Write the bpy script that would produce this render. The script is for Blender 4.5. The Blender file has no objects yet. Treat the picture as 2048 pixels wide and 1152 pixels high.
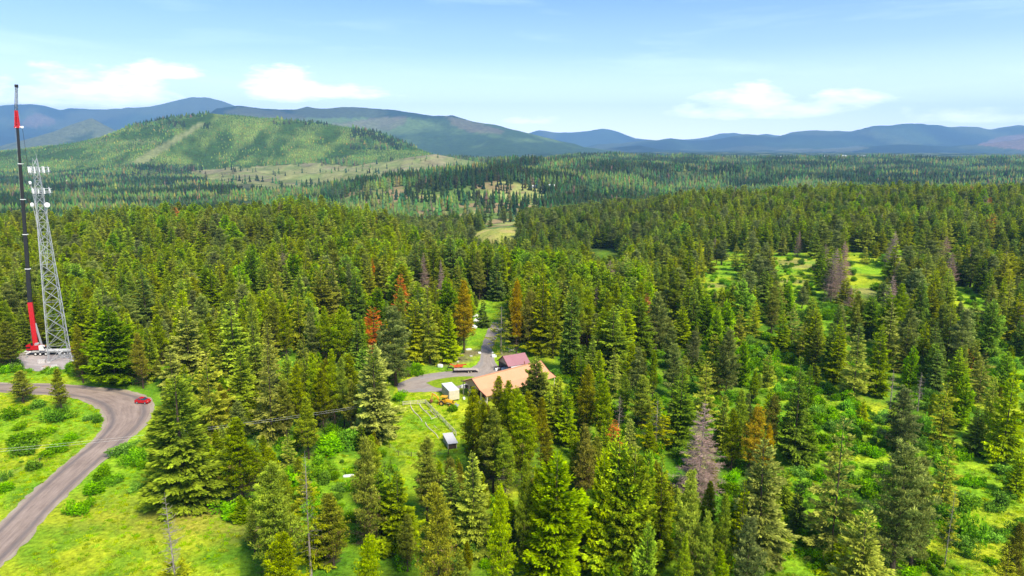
import bpy, math, random
import numpy as np
from mathutils import Vector, Matrix

# ------------------------------------------------------------------ camera, world, sun, exposure
scene = bpy.context.scene
COL = scene.collection
CAM_Z, PITCH, F = 76.0, math.radians(11.6), 1365.0          # F: focal length in pixels of a 2048 px wide frame
cam_d = bpy.data.cameras.new('camera'); cam = bpy.data.objects.new('camera', cam_d); COL.objects.link(cam)
cam.location = (0, 0, CAM_Z); cam.rotation_euler = (math.pi/2 - PITCH, 0, 0)
cam_d.sensor_width = 36; cam_d.lens = 36*F/2048; cam_d.clip_start = 1; cam_d.clip_end = 60000
scene.camera = cam
SUN_EL, SUN_AZ = math.radians(48), math.radians(142)         # azimuth clockwise from +Y
EXPOSURE = 0.66
scene.view_settings.view_transform = 'Standard'; scene.view_settings.look = 'None'
scene.view_settings.gamma = 1; scene.view_settings.exposure = EXPOSURE
scene.view_settings.use_curve_mapping = False
scene.cycles.max_bounces = 6; scene.cycles.diffuse_bounces = 3; scene.cycles.glossy_bounces = 2
scene.cycles.transmission_bounces = 4; scene.cycles.volume_bounces = 1; scene.cycles.transparent_max_bounces = 8
sun_d = bpy.data.lights.new('sun', 'SUN'); sun = bpy.data.objects.new('sun', sun_d); COL.objects.link(sun)
sun_d.energy = 4.2; sun_d.angle = math.radians(16); sun_d.color = (1.0, 0.92, 0.74)
sd = Vector((math.sin(SUN_AZ)*math.cos(SUN_EL), math.cos(SUN_AZ)*math.cos(SUN_EL), math.sin(SUN_EL)))
sun.rotation_euler = sd.to_track_quat('Z', 'Y').to_euler(); sun.location = (0, 0, 300)

def N(nt, t, **kw):
    n = nt.nodes.new(t)
    for k, v in kw.items():
        if k.startswith('i_'):
            k = k[2:]
            n.inputs[int(k) if k.isdigit() else k].default_value = v
        else: setattr(n, k, v)
    return n
def math_n(nt, op, a, b=None, c=None, clamp=False):
    n = nt.nodes.new('ShaderNodeMath'); n.operation = op; n.use_clamp = clamp
    for i, v in enumerate((a, b, c)):
        if v is None: continue
        if hasattr(v, 'links'): nt.links.new(v, n.inputs[i])
        else: n.inputs[i].default_value = v
    return n.outputs[0]
def mixc(nt, fac, a, b, mode='MIX'):
    n = nt.nodes.new('ShaderNodeMix'); n.data_type = 'RGBA'; n.blend_type = mode
    for sock, v in ((n.inputs[0], fac), (n.inputs[6], a), (n.inputs[7], b)):
        if hasattr(v, 'links'): nt.links.new(v, sock)
        else: sock.default_value = v if not isinstance(v, tuple) else (*v, 1)[:4]
    return n.outputs[2]

world = bpy.data.worlds.new('World'); scene.world = world; world.use_nodes = True
nt = world.node_tree; nt.nodes.clear()
sky = N(nt, 'ShaderNodeTexSky', sky_type='NISHITA', sun_disc=False, sun_elevation=SUN_EL, sun_rotation=SUN_AZ,
        altitude=800, air_density=1.0, dust_density=0.6, ozone_density=2.2)
geo = N(nt, 'ShaderNodeTexCoord')
sep = N(nt, 'ShaderNodeSeparateXYZ'); nt.links.new(geo.outputs['Generated'], sep.inputs[0])
gx, gy, gz = sep.outputs
az = math_n(nt, 'ARCTAN2', gx, gy)                            # 0 along +Y, radians
el = math_n(nt, 'ARCSINE', gz)
cmb = N(nt, 'ShaderNodeCombineXYZ')
nt.links.new(math_n(nt, 'MULTIPLY', az, 14), cmb.inputs[0]); nt.links.new(math_n(nt, 'MULTIPLY', el, 46), cmb.inputs[1])
nz = N(nt, 'ShaderNodeTexNoise', i_Scale=1.0, i_Detail=9, i_Roughness=0.62); nt.links.new(cmb.outputs[0], nz.inputs['Vector'])
# banks of low cumulus: azimuth, elevation of the flat base, half width, height (degrees), strength
CLOUDS = [(-29.7, 3.5, 4.3, 2.2, 1.0), (-26.3, 5.2, 2.6, 0.9, .8), (-38, 3.3, 4, 1.2, .9), (-32.5, 3.2, 5.5, 1.0, .8), (-17.6, 4.2, 3.4, 1.9, 1.0), (-14.2, 4.1, 4.6, 0.85, .9),
          (1.9, 2.1, 2.2, 0.45, .55), (19.4, 2.7, 6.6, 1.3, .95), (18.6, 3.4, 3.2, 1.5, 1.0), (25.0, 3.4, 3.0, 0.9, .8), (31.7, 1.9, 3.6, 0.7, .6),
          (40, 3.0, 3, 0.8, .6), (-50, 4, 6, 2, .9), (52, 4, 7, 2, .9)]
dens = None
for (ca, ce, cw, chh, st) in CLOUDS:
    dx = math_n(nt, 'DIVIDE', math_n(nt, 'SUBTRACT', az, math.radians(ca)), math.radians(cw))
    dy = math_n(nt, 'DIVIDE', math_n(nt, 'SUBTRACT', el, math.radians(ce)), math.radians(chh))
    dyn = math_n(nt, 'MULTIPLY', math_n(nt, 'MINIMUM', dy, 0), 2.6)       # flat base
    dyp = math_n(nt, 'MAXIMUM', dy, 0)
    r2 = math_n(nt, 'ADD', math_n(nt, 'MULTIPLY', dx, dx), math_n(nt, 'ADD', math_n(nt, 'MULTIPLY', dyn, dyn), math_n(nt, 'MULTIPLY', dyp, dyp)))
    m = math_n(nt, 'MULTIPLY', math_n(nt, 'SUBTRACT', 1.0, r2), st)
    dens = m if dens is None else math_n(nt, 'MAXIMUM', dens, m)
d2 = math_n(nt, 'ADD', math_n(nt, 'MULTIPLY', math_n(nt, 'MAXIMUM', dens, -1.25), 0.62), math_n(nt, 'MULTIPLY', math_n(nt, 'SUBTRACT', nz.outputs['Fac'], 0.5), 2.9))
cfac = math_n(nt, 'MULTIPLY', math_n(nt, 'SUBTRACT', d2, -0.12), .72, clamp=True)
# thin high streaks
cmb2 = N(nt, 'ShaderNodeCombineXYZ')
nt.links.new(math_n(nt, 'ADD', math_n(nt, 'MULTIPLY', az, 2.2), math_n(nt, 'MULTIPLY', el, 3.0)), cmb2.inputs[0]); nt.links.new(math_n(nt, 'MULTIPLY', el, 17), cmb2.inputs[1])
nz2 = N(nt, 'ShaderNodeTexNoise', i_Scale=1.7, i_Detail=7, i_Roughness=0.55, i_Distortion=0.4); nt.links.new(cmb2.outputs[0], nz2.inputs['Vector'])
streak = math_n(nt, 'MULTIPLY', math_n(nt, 'SUBTRACT', nz2.outputs['Fac'], 0.53), .8, clamp=True)
low = math_n(nt, 'SUBTRACT', 1.0, math_n(nt, 'MULTIPLY', math_n(nt, 'ABSOLUTE', el), 4.0), clamp=True)
veil = math_n(nt, 'ADD', streak, math_n(nt, 'MULTIPLY', math_n(nt, 'POWER', low, 1.5), 0.6))
hs = N(nt, 'ShaderNodeHueSaturation', i_Saturation=1.3, i_Value=1.0, i_Hue=0.513); nt.links.new(sky.outputs[0], hs.inputs['Color'])
c1 = mixc(nt, math_n(nt, 'MINIMUM', veil, 0.95), hs.outputs[0], (8.6, 10.2, 12.0))
hz_ = math_n(nt, 'POWER', math_n(nt, 'SUBTRACT', 1.0, math_n(nt, 'MULTIPLY', math_n(nt, 'ABSOLUTE', el), 7.5), clamp=True), 1.3)
hz_ = math_n(nt, 'MULTIPLY', hz_, .5)
c1 = mixc(nt, hz_, c1, (19.5, 19.5, 19.0))
c2 = mixc(nt, cfac, c1, (20, 19.6, 19.2))
bg = N(nt, 'ShaderNodeBackground', i_Strength=0.13); nt.links.new(c2, bg.inputs[0])
wo = N(nt, 'ShaderNodeOutputWorld'); nt.links.new(bg.outputs[0], wo.inputs[0])

# ------------------------------------------------------------------ tags and mesh helpers
def tag(o, label=None, cat=None, group=None, kind=None):
    if label: o['label'] = label
    if cat: o['category'] = cat
    if group: o['group'] = group
    if kind: o['kind'] = kind
    return o
def empty(name, loc=(0, 0, 0), rz=0.0):
    o = bpy.data.objects.new(name, None); COL.objects.link(o); o.empty_display_size = 0.5
    o.location = loc; o.rotation_euler = (0, 0, rz); return o
def link(name, me, parent=None):
    o = bpy.data.objects.new(name, me); COL.objects.link(o)
    if parent: o.parent = parent
    return o
def np_mesh(name, V, Fq, mat=None, attr=None, smooth=False):
    """V (n,3); Fq (m,k) faces of one size, or a list of such arrays; attr: dict of name -> (n,4) colours per vertex"""
    me = bpy.data.meshes.new(name)
    Fs = Fq if isinstance(Fq, list) else [Fq]
    Fs = [f for f in Fs if len(f)]
    V = np.asarray(V, np.float32)
    me.vertices.add(len(V)); me.vertices.foreach_set('co', V.ravel())
    loops = np.concatenate([f.ravel() for f in Fs]).astype(np.int32)
    tot = np.concatenate([np.full(len(f), f.shape[1]) for f in Fs]).astype(np.int32)
    start = np.concatenate([[0], np.cumsum(tot)[:-1]]).astype(np.int32)
    me.loops.add(len(loops)); me.loops.foreach_set('vertex_index', loops)
    me.polygons.add(len(tot)); me.polygons.foreach_set('loop_start', start); me.polygons.foreach_set('loop_total', tot)
    if smooth: me.polygons.foreach_set('use_smooth', np.ones(len(tot), bool))
    me.update(calc_edges=True)
    for k, a in (attr or {}).items():
        ca = me.color_attributes.new(k, 'FLOAT_COLOR', 'POINT'); ca.data.foreach_set('color', np.asarray(a, np.float32).ravel())
    if mat: me.materials.append(mat)
    return me

class MB:
    """collects shapes with materials into one mesh"""
    def __init__(s): s.v = []; s.f = []; s.m = []; s.mats = []
    def mi(s, mat):
        if mat not in s.mats: s.mats.append(mat)
        return s.mats.index(mat)
    def add(s, verts, faces, mat):
        b = len(s.v); s.v += [tuple(v) for v in verts]; i = s.mi(mat)
        for f in faces: s.f.append(tuple(b+k for k in f)); s.m.append(i)
    def box(s, c, d, mat, rz=0.0, rx=0.0, ry=0.0, top=1.0):
        R = Matrix.Rotation(rz, 3, 'Z') @ Matrix.Rotation(ry, 3, 'Y') @ Matrix.Rotation(rx, 3, 'X')
        vs = []
        for z in (-1, 1):
            k = top if z > 0 else 1
            for x, y in ((-1, -1), (1, -1), (1, 1), (-1, 1)):
                vs.append(Vector(c) + R @ Vector((x*d[0]/2*k, y*d[1]/2*k, z*d[2]/2)))
        s.add(vs, [(3, 2, 1, 0), (4, 5, 6, 7), (0, 1, 5, 4), (1, 2, 6, 5), (2, 3, 7, 6), (3, 0, 4, 7)], mat)
    def tube(s, p, q, r, mat, r2=None, n=8, caps=True):
        p, q = Vector(p), Vector(q); r2 = r if r2 is None else r2
        d = (q-p).normalized(); a = d.orthogonal().normalized(); b = d.cross(a)
        vs = []
        for P, R_ in ((p, r), (q, r2)):
            for k in range(n):
                t = 2*math.pi*k/n; vs.append(P + (a*math.cos(t) + b*math.sin(t))*R_)
        fs = [(k, (k+1) % n, n+(k+1) % n, n+k) for k in range(n)]
        if caps: fs += [tuple(range(n-1, -1, -1)), tuple(range(n, 2*n))]
        s.add(vs, fs, mat)
    def path(s, pts, r, mat, n=6):
        for a, b in zip(pts[:-1], pts[1:]): s.tube(a, b, r, mat, n=n)
    def bar(s, p, q, w, h, mat):
        p, q = Vector(p), Vector(q); d = q-p; L = d.length; d.normalize()
        a = d.cross(Vector((0, 0, 1)));
        if a.length < 1e-4: a = Vector((1, 0, 0))
        a.normalize(); b = a.cross(d)
        vs = []
        for P in (p, q):
            for x, y in ((-1, -1), (1, -1), (1, 1), (-1, 1)): vs.append(P + a*x*w/2 + b*y*h/2)
        s.add(vs, [(3, 2, 1, 0), (4, 5, 6, 7), (0, 1, 5, 4), (1, 2, 6, 5), (2, 3, 7, 6), (3, 0, 4, 7)], mat)
    def prism(s, poly, y0, y1, mat, bevel=None):
        """poly in XZ, extruded along Y"""
        n = len(poly)
        vs = [(x, y0, z) for x, z in poly] + [(x, y1, z) for x, z in poly]
        s.add(vs, [tuple(range(n)), tuple(range(2*n-1, n-1, -1))] + [(k, n+k, n+(k+1) % n, (k+1) % n) for k in range(n)], mat)
    def lathe(s, prof, c, mat, n=16, axis='Z'):
        vs = []; m = len(prof)
        for r, h in prof:
            for k in range(n):
                t = 2*math.pi*k/n; x, y = r*math.cos(t), r*math.sin(t)
                v = (x, y, h) if axis == 'Z' else ((x, h, y) if axis == 'Y' else (h, x, y))
                vs.append((c[0]+v[0], c[1]+v[1], c[2]+v[2]))
        fs = [(i*n+k, i*n+(k+1) % n, (i+1)*n+(k+1) % n, (i+1)*n+k) for i in range(m-1) for k in range(n)]
        s.add(vs, fs + [tuple(range(n-1, -1, -1)), tuple(range((m-1)*n, m*n))], mat)
    def panel(s, pts, th, mat):
        """thick flat panel over a planar polygon (3-D points)"""
        P = [Vector(p) for p in pts]; nrm = (P[1]-P[0]).cross(P[2]-P[0]).normalized()*th; n = len(P)
        s.add(P + [p - nrm for p in P], [tuple(range(n)), tuple(range(2*n-1, n-1, -1))] + [(k, (k+1) % n, n+(k+1) % n, n+k)[::-1] for k in range(n)], mat)
    def build(s, name, parent=None, smooth=False):
        me = bpy.data.meshes.new(name); me.from_pydata(s.v, [], s.f)
        for m in s.mats: me.materials.append(m)
        me.polygons.foreach_set('material_index', s.m)
        if smooth: me.polygons.foreach_set('use_smooth', [True]*len(s.f))
        me.validate(); me.update()
        import bmesh
        bm = bmesh.new(); bm.from_mesh(me); bmesh.ops.recalc_face_normals(bm, faces=bm.faces); bm.to_mesh(me); bm.free()
        return link(name, me, parent)

# ------------------------------------------------------------------ picture <-> place
CP, SP = math.cos(PITCH), math.sin(PITCH)
def zrow(row, Y):            # height seen at that row of the photograph at distance Y
    return CAM_Z + Y*np.tan(np.arctan((576-row)/F) - PITCH)
def ground_at(px, row, z=0.0):
    t = math.tan(PITCH - math.atan((576-row)/F)); Y = (CAM_Z - z)/t
    dep = Y*CP + (CAM_Z-z)*SP
    return ((px-1024)*dep/F, Y, z)
def project(X, Y, Z):
    dep = Y*CP - (Z-CAM_Z)*SP
    return 1024 + F*X/dep, 576 - F*(Y*SP + (Z-CAM_Z)*CP)/dep, dep

# ------------------------------------------------------------------ procedural noise for the terrain (numpy)
def hash2(ix, iy, s):
    h = (ix.astype(np.int64)*374761393 + iy.astype(np.int64)*668265263 + s*974634777) & 0x7fffffff
    h = ((h ^ (h >> 13))*1274126177) & 0x7fffffff
    return ((h ^ (h >> 16)) & 0xffff)/65535.0
def vnoise(x, y, s=0):
    x = np.asarray(x, float); y = np.asarray(y, float)
    ix, iy = np.floor(x), np.floor(y); fx, fy = x-ix, y-iy
    fx = fx*fx*(3-2*fx); fy = fy*fy*(3-2*fy)
    a, b, c, d = hash2(ix, iy, s), hash2(ix+1, iy, s), hash2(ix, iy+1, s), hash2(ix+1, iy+1, s)
    return (a*(1-fx)+b*fx)*(1-fy) + (c*(1-fx)+d*fx)*fy
def fbm(x, y, s=0, o=4):
    t = 0; a = .5; tot = 0
    for k in range(o): t = t + a*vnoise(x*2**k+k*17.3, y*2**k-k*9.1, s+k); tot += a; a *= .5
    return t/tot
def sstep(a, b, x): t = np.clip((x-a)/(b-a), 0, 1); return t*t*(3-2*t)

# base heights: rows of distance Y, columns of azimuth u (the horizon pixel column of the photograph)
UK = np.array([-900, -300, 0, 300, 600, 750, 900, 1000, 1100, 1250, 1400, 1700, 2048, 2500, 3200.])
YK = np.array([0, 330, 430, 600, 850, 1100, 1400, 1800, 2300, 2900, 3600, 5000, 8000, 17000., 30000.])
ZK = np.array([
 [0,  0,  0,  0,  0,  0,  0,  0,  0,  0,  0,  0,  0,  0,  0],
 [0,  0,  0,  0,  0,  0,  0,  0,  0,  0,  0,  0,  0,  0,  0],
 [0, -2, -2,  1,  2,  1, -2, -8,-10, -8, -3,  0,  0,  0,  0],
 [-8,-6, -5,  3,  7, -4,-38,-42,-40,-30,-12, -2, -1,  0,  0],
 [-50,-50,-45,-38,-36,-48,-46,-24,-25,-20, 2,  8,  9,  8,  8],
 [-85,-85,-82,-80,-75,-62,-50,-42,-40,-30,-22,-14,-8,-5,-5],
 [-95,-95,-92,-90,-80,-42,-30,-30,-34,-36,-40,-40,-36,-30,-30],
 [-90,-90,-86,-84,-55,-12,  4,  2, -8,-24,-38,-46,-44,-40,-40],
 [-78,-78,-72,-70,-58,-34,-12, -4,  0, -8,-26,-34,-34,-34,-34],
 [-50,-50,-45,-44,-38,-24,-12,  0,  2,  4, -6,-14,-18,-20,-20],
 [-36,-34,-28,-20,-10,  0,  6,  8, 10, 12, 12,  8,  2,  0,  0],
 [-60,-60,-60,-60,-55,-50,-40,-30,-20,-10,-12,-14,-18,-20,-20],
 [-40,-40,-40,-40,-40,-35,-30,-20,  5, 16, 16, 10,  0,  0,  0],
 [-50, -50, -50, -50, -50, -50, -50, -50, -45, -45, -45, -45, -45, -45, -45],
 [-150]*15], float)
# mountain crests: distance, width in front and behind, [(azimuth column, row of the skyline)]
RIDGES = [
 ('hill', 4000, 1000, 800, 11, [(-300,318),(-100,306),(0,302),(60,296),(150,286),(200,276),(260,254),(330,238),(400,229),(430,226),(480,231),(560,238),(640,246),(700,254),(760,265),(800,282),(860,306),(930,326),(1000,340),(1100,352)]),
 ('knoll', 3300, 420, 380, 6, [(560,372),(640,350),(700,340),(760,326),(820,314),(870,308),(920,318),(970,326),(1040,330),(1120,338),(1300,350)]),
 ('pale', 10500, 2300, 2300, 24, [(-500,280),(-200,295),(0,292),(60,277),(110,263),(165,243),(190,236),(230,258),(280,284),(360,310),(500,330)]),
 ('left', 20000, 5200, 4200, 60, [(-900,230),(-500,205),(-200,222),(0,213),(40,209),(75,207),(100,212),(128,219),(150,216),(200,218),(240,216),(270,216),(310,213),(350,204),(390,195),(422,194),(450,201),(480,212),(560,224),(650,240),(800,290)]),
 ('middle', 11500, 3900, 3200, 50, [(380,260),(440,217),(480,211),(520,215),(560,218),(595,219),(620,214),(650,217),(690,213),(740,216),(790,219),(830,226),(870,233),(890,231),(905,230),(950,244),(1000,252),(1060,268),(1120,282),(1170,294),(1250,306)]),
 ('far', 24500, 4500, 3000, 50, [(980,290),(1050,268),(1075,261),(1110,265),(1150,264),(1180,262),(1205,257),(1230,262),(1270,277),(1330,281),(1400,276),(1440,266),(1465,266),(1500,272),(1530,266),(1560,270),(1650,290)]),
 ('right', 18500, 4600, 4200, 55, [(1130,306),(1190,290),(1240,287),(1300,280),(1340,277),(1380,281),(1420,279),(1450,274),(1490,268),(1520,271),(1550,274),(1580,264),(1620,261),(1660,262),(1700,263),(1740,251),(1780,250),(1820,246),(1860,250),(1900,253),(1950,254),(1980,258),(2020,252),(2048,250),(2300,240),(2700,262),(3200,250)]),
 ('spur', 13500, 2500, 2400, 25, [(1150,318),(1220,296),(1280,291),(1330,300),(1420,302),(1600,300),(1700,296),(1800,288),(1900,292),(1980,286),(2048,276),(2300,270),(2600,290)]),
]
def interp2(u, Y):
    u = np.clip(u, UK[0], UK[-1]); Y = np.clip(Y, YK[0], YK[-1]-1)
    i = np.clip(np.searchsorted(UK, u, 'right')-1, 0, len(UK)-2); j = np.clip(np.searchsorted(YK, Y, 'right')-1, 0, len(YK)-2)
    fu = (u-UK[i])/(UK[i+1]-UK[i]); fy = (Y-YK[j])/(YK[j+1]-YK[j])
    fu = fu*fu*(3-2*fu)*.6 + fu*.4; fy = fy*fy*(3-2*fy)*.6 + fy*.4
    return (ZK[j, i]*(1-fu)+ZK[j, i+1]*fu)*(1-fy) + (ZK[j+1, i]*(1-fu)+ZK[j+1, i+1]*fu)*fy
def terrain(X, Y, full=False):
    X = np.asarray(X, float); Y = np.asarray(Y, float)
    u = 1024 + F/CP*X/np.maximum(Y, 30)
    z = interp2(u, Y)
    near = sstep(300, 420, Y) + (1-sstep(300, 420, Y))*sstep(50, 110, X)
    z = z + near*((fbm(X/70, Y/70, 3, 3)-.5)*5*np.where(Y < 420, .8, 1.6)) + sstep(800, 2500, Y)*(fbm(X/260, Y/260, 5, 4)-.5)*34 + sstep(1200, 1800, Y)*(1-sstep(3800, 5000, Y))*(fbm(X/420, Y/300, 6, 3)-.5)*60
    rid = np.zeros(np.shape(z), int)
    for k, (nm, Y0, wf, wb, rough, pts) in enumerate(RIDGES):
        pu, pr = np.array(pts, float).T
        H = zrow(np.interp(u, pu, pr), Y0)
        edge = sstep(pu[0]-140, pu[0]+20, u)*(1-sstep(pu[-1]-20, pu[-1]+140, u))
        Yc = Y0 + (fbm(u/220, u*0+k, 40+k, 2)-.5)*wf*.45
        H = H + (Yc-Y0)*(H-CAM_Z)/Y0
        d = (Y-Yc)/np.where(Y < Yc, wf, wb)
        L = wf*.22
        spur = 1-np.abs(2*fbm(X/L/1.6, Y/L/2.6, 20+k, 4)-1)*1.0
        g = np.clip(1-np.abs(d), 0, 1)
        s = g*g*(3-2*g)
        s = .55*s + .45*g
        body = s - (1-np.exp(-(d*3.2)**2))*(spur)*.46*g**.6
        zr = (H + 60)*np.clip(body, 0, 1) - 60
        zr = zr + (fbm(X/90*4000/Y0, Y/90*4000/Y0, 60+k, 3)-.5)*rough*.5*(Y0/8000)*np.minimum(1, g*3)
        zr = np.where(edge > 0, zr*edge - 80*(1-edge), -200)
        take = zr > z
        # rounded foot: smooth maximum
        kk = 14.0 if Y0 < 5000 else 30.0
        h = np.clip(.5+.5*(zr-z)/kk, 0, 1)
        z = z*(1-h) + zr*h + kk*h*(1-h)*.5
        rid = np.where(take, k+1, rid)
    return (z, rid, u) if full else z

def inside(poly, x, y):
    x = np.asarray(x, float); y = np.asarray(y, float); r = np.zeros(np.broadcast(x, y).shape, bool); n = len(poly)
    for i in range(n):
        x0, y0 = poly[i]; x1, y1 = poly[(i+1) % n]
        if y0 == y1: continue
        c = ((y0 > y) != (y1 > y)) & (x < (x1-x0)*(y-y0)/(y1-y0)+x0); r ^= c
    return r

# ------------------------------------------------------------------ the terrain sheet
us = np.concatenate([np.linspace(-900, -420, 40), np.linspace(-400, 2448, 560), np.linspace(2460, 2950, 40)])
ys = np.concatenate([np.linspace(12, 90, 16), 92*(27400/92)**np.linspace(0, 1, 560)])
U, YY = np.meshgrid(us, ys)
XX = (U-1024)*CP/F*np.maximum(YY, 30)
ZZ, RID, _u = terrain(XX, YY, True)
PXc, PRow, _d = project(XX, YY, ZZ)

# what grows or lies on it (colours of the land cover, haze blue added on the far ranges)
def lerp(a, b, t): t = np.asarray(t)[..., None]; return a*(1-t) + b*t
C = lambda *a: np.array(a, float)
n1 = fbm(XX/9, YY/9, 7, 4); n2 = fbm(XX/40, YY/40, 8, 4); n3 = fbm(XX/170, YY/170, 9, 4); n4 = fbm(XX/600, YY/600, 10, 4)
GRASS, GRASS_Y, GRASS_D = C(.25, .46, .018), C(.43, .51, .022), C(.13, .32, .016)
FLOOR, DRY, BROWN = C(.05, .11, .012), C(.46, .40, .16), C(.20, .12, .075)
g = lerp(GRASS, GRASS_Y, sstep(.42, .66, n2)); g = lerp(g, GRASS_D, sstep(.52, .75, n1)*.7)
col = g.copy()
# woods away from the openings: dark green floor
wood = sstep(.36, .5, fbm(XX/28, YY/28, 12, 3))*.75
openz = np.zeros_like(wood)
OPEN = [[(-60,560+190),(150,745),(270,780),(330,830),(290,960),(340,1020),(480,1030),(480,1160),(-60,1160)],
        [(790,780),(810,745),(880,690),(930,690),(960,600),(1025,590),(1020,650),(1010,690),(1090,690),(1150,760),(1130,800),(1060,850),(930,920),(930,960),(820,930),(760,900)],
        [(600,900),(720,905),(740,960),(610,970)],
        [(1480,680),(1560,690),(1620,760),(1700,790),(1830,830),(1900,900),(2060,920),(2060,1160),(1500,1160),(1560,960),(1640,920),(1560,820)],
        [(1380,505),(2060,505),(2060,700),(1700,640),(1380,575)], [(380,500),(400,500),(402,540),(380,540)]]
for pl in OPEN: openz = np.maximum(openz, inside(pl, PXc, PRow)*1.0)
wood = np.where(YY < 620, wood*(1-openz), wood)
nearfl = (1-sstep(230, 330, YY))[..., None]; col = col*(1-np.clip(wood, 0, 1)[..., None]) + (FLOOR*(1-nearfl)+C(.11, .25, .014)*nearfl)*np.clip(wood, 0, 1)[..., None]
# brown needle litter under the big fir on the lower lawn; mown-down patch
def blob(px, row, rx, ry, noise=.5):
    X0, Y0, _ = ground_at(px, row); q = ((XX-X0)/rx)**2 + ((YY-Y0)/ry)**2
    return np.clip(1.25-q+(n1-.5)*2*noise*2, 0, 1)
col = lerp(col, BROWN, blob(385, 1012, 9, 7)*.85); col = lerp(col, C(.30, .26, .05), blob(410, 1045, 15, 8)*.6)
col = lerp(col, C(.34, .34, .04), blob(250, 1010, 24, 9)*.45)
for a in [(905,722,9,6),(950,705,8,5),(1030,722,7,4),(830,612,14,16),(1010,708,5,5)]: col = lerp(col, C(.21, .15, .10), blob(*a)*.85)
for a in [(1590,560,9,14),(1600,520,14,30),(1730,585,14,12),(1450,562,40,10),(1775,600,20,8),(1925,620,10,8)]: col = lerp(col, C(.36, .31, .10), blob(*a)*.8)
for a in [(1625,522,10,10),(1520,712,8,5),(1690,800,10,6)]: col = lerp(col, C(.26, .42, .03), blob(*a)*.8)
# beyond the near plateau
far1 = sstep(620, 800, YY)
midc = lerp(C(.035, .07, .016), C(.075, .125, .03), sstep(.45, .6, n2))
yellow = sstep(.60, .70, n3)*.5
midc = lerp(midc, C(.33, .36, .11), yellow)
col = lerp(col, midc, far1)
PL = lambda pl: inside(pl, PXc, PRow)
fld = PL([(920,470),(960,462),(1000,448),(1045,435),(1045,490),(940,490)]) & (YY > 600) & (YY < 1000)
col = np.where(fld[..., None], lerp(C(.50, .42, .13), C(.40, .42, .08), sstep(.4, .6, n2)), col)
slope = PL([(640,420),(700,385),(800,372),(880,385),(1000,360),(1090,375),(1100,440),(1000,460),(860,450)]) & (YY > 900) & (YY < 2100)
sl = lerp(C(.15, .23, .05), C(.34, .25, .12), sstep(.50, .60, fbm(XX/90, YY/70, 31, 3)))
sl = lerp(sl, C(.40, .42, .12), sstep(.55, .62, fbm(XX/60, YY/60, 33, 3)))
col = np.where(slope[..., None], sl, col)
# clearings under the green hill
clr = (PL([(370,345),(430,335),(560,330),(640,325),(700,335),(780,318),(870,306),(960,322),(1010,345),(930,352),(780,362),(690,378),(640,390),(520,384),(420,370)])) & (YY > 2000) & (YY < 3600)
pc = lerp(C(.44, .44, .16), C(.30, .36, .11), sstep(.4, .6, n2)); pc = lerp(pc, C(.42, .34, .20), sstep(.55, .68, fbm(XX/120, YY/50, 35, 3))*.7)
col = np.where(clr[..., None], pc, col)
# green hill, thin young trees over light ground
hl = (RID == 1) & (YY > 2700) & (YY < 4600)
hc = lerp(C(.06, .13, .022), C(.27, .36, .07), sstep(.40, .64, fbm(XX/110, YY/150, 37, 4)))
hc = lerp(hc, C(.34, .36, .14), (np.abs((_u-278) - (322-PRow)*1.75) < 5+4*n2+(PRow-242)*.14)*(PRow > 244)*.85)
hc = lerp(hc, C(.33, .35, .13), ((np.abs(PRow-(284+.0*_u)) < 3) & (_u < 330) & (_u > 150))*.5)
col = np.where(hl[..., None], hc, col)
# distant ranges: dark forest, haze blue painted into its colour, with cut-over patches
mt = RID >= 3
mc = lerp(C(.008, .032, .030), C(.040, .085, .040), sstep(.3, .7, fbm(XX/1100, YY/1500, 44, 5)))
cut = sstep(.56, .64, fbm(XX/1500, YY/1300, 41, 4))
mc = lerp(mc, C(.13, .15, .07), cut*.55)
def mpatch(k, pl, c, a):
    global mc
    m = (RID == k) & PL(pl); mc = np.where(m[..., None], lerp(mc, c, np.full(m.shape, a)*(.75+.5*(n3-.5))), mc)
mpatch(4, [(38,250),(62,230),(85,227),(112,242),(105,250),(70,253)], C(.26, .17, .13), .9)
pale = (RID == 3); mc = np.where(pale[..., None], lerp(C(.17, .19, .09), C(.06, .10, .04), sstep(.5, .62, n4)), mc)
mid = (RID == 5); mc = np.where((mid & (PRow > 236))[..., None], lerp(C(.15, .23, .06), C(.05, .10, .03), sstep(.40, .60, fbm(XX/700, YY/900, 46, 5))), mc)
mpatch(5, [(690,245),(760,235),(815,232),(812,245),(780,262),(730,262),(640,250)], C(.24, .19, .12), .8)
mpatch(5, [(892,232),(960,247),(1010,262),(1000,268),(940,265),(905,250)], C(.24, .18, .11), .8)
mpatch(5, [(440,222),(480,214),(560,222),(640,244),(560,240),(480,235)], C(.15, .15, .09), .7)
mpatch(7, [(1740,262),(1790,256),(1830,262),(1890,288),(1800,290),(1750,280)], C(.10, .16, .07), .6)
for k in (7, 8): mpatch(k, [(1955,290),(1985,278),(2048,266),(2300,262),(2300,300),(2048,300)], C(.34, .19, .14), .95)
for k in (7, 8): mpatch(k, [(1540,303),(1580,296),(1640,298),(1720,292),(1740,296),(1700,304)], C(.30, .30, .20), .55)
col = np.where(mt[..., None], mc, col)
plain = (RID == 0) & (YY > 4200); col = np.where(plain[..., None], lerp(C(.035, .075, .03), C(.16, .19, .09), sstep(.52, .62, n3)), col)
detail = (1-sstep(700, 2500, YY))
colA = np.concatenate([np.clip(col, 0, 1), detail[..., None]], -1).reshape(-1, 4)

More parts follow.
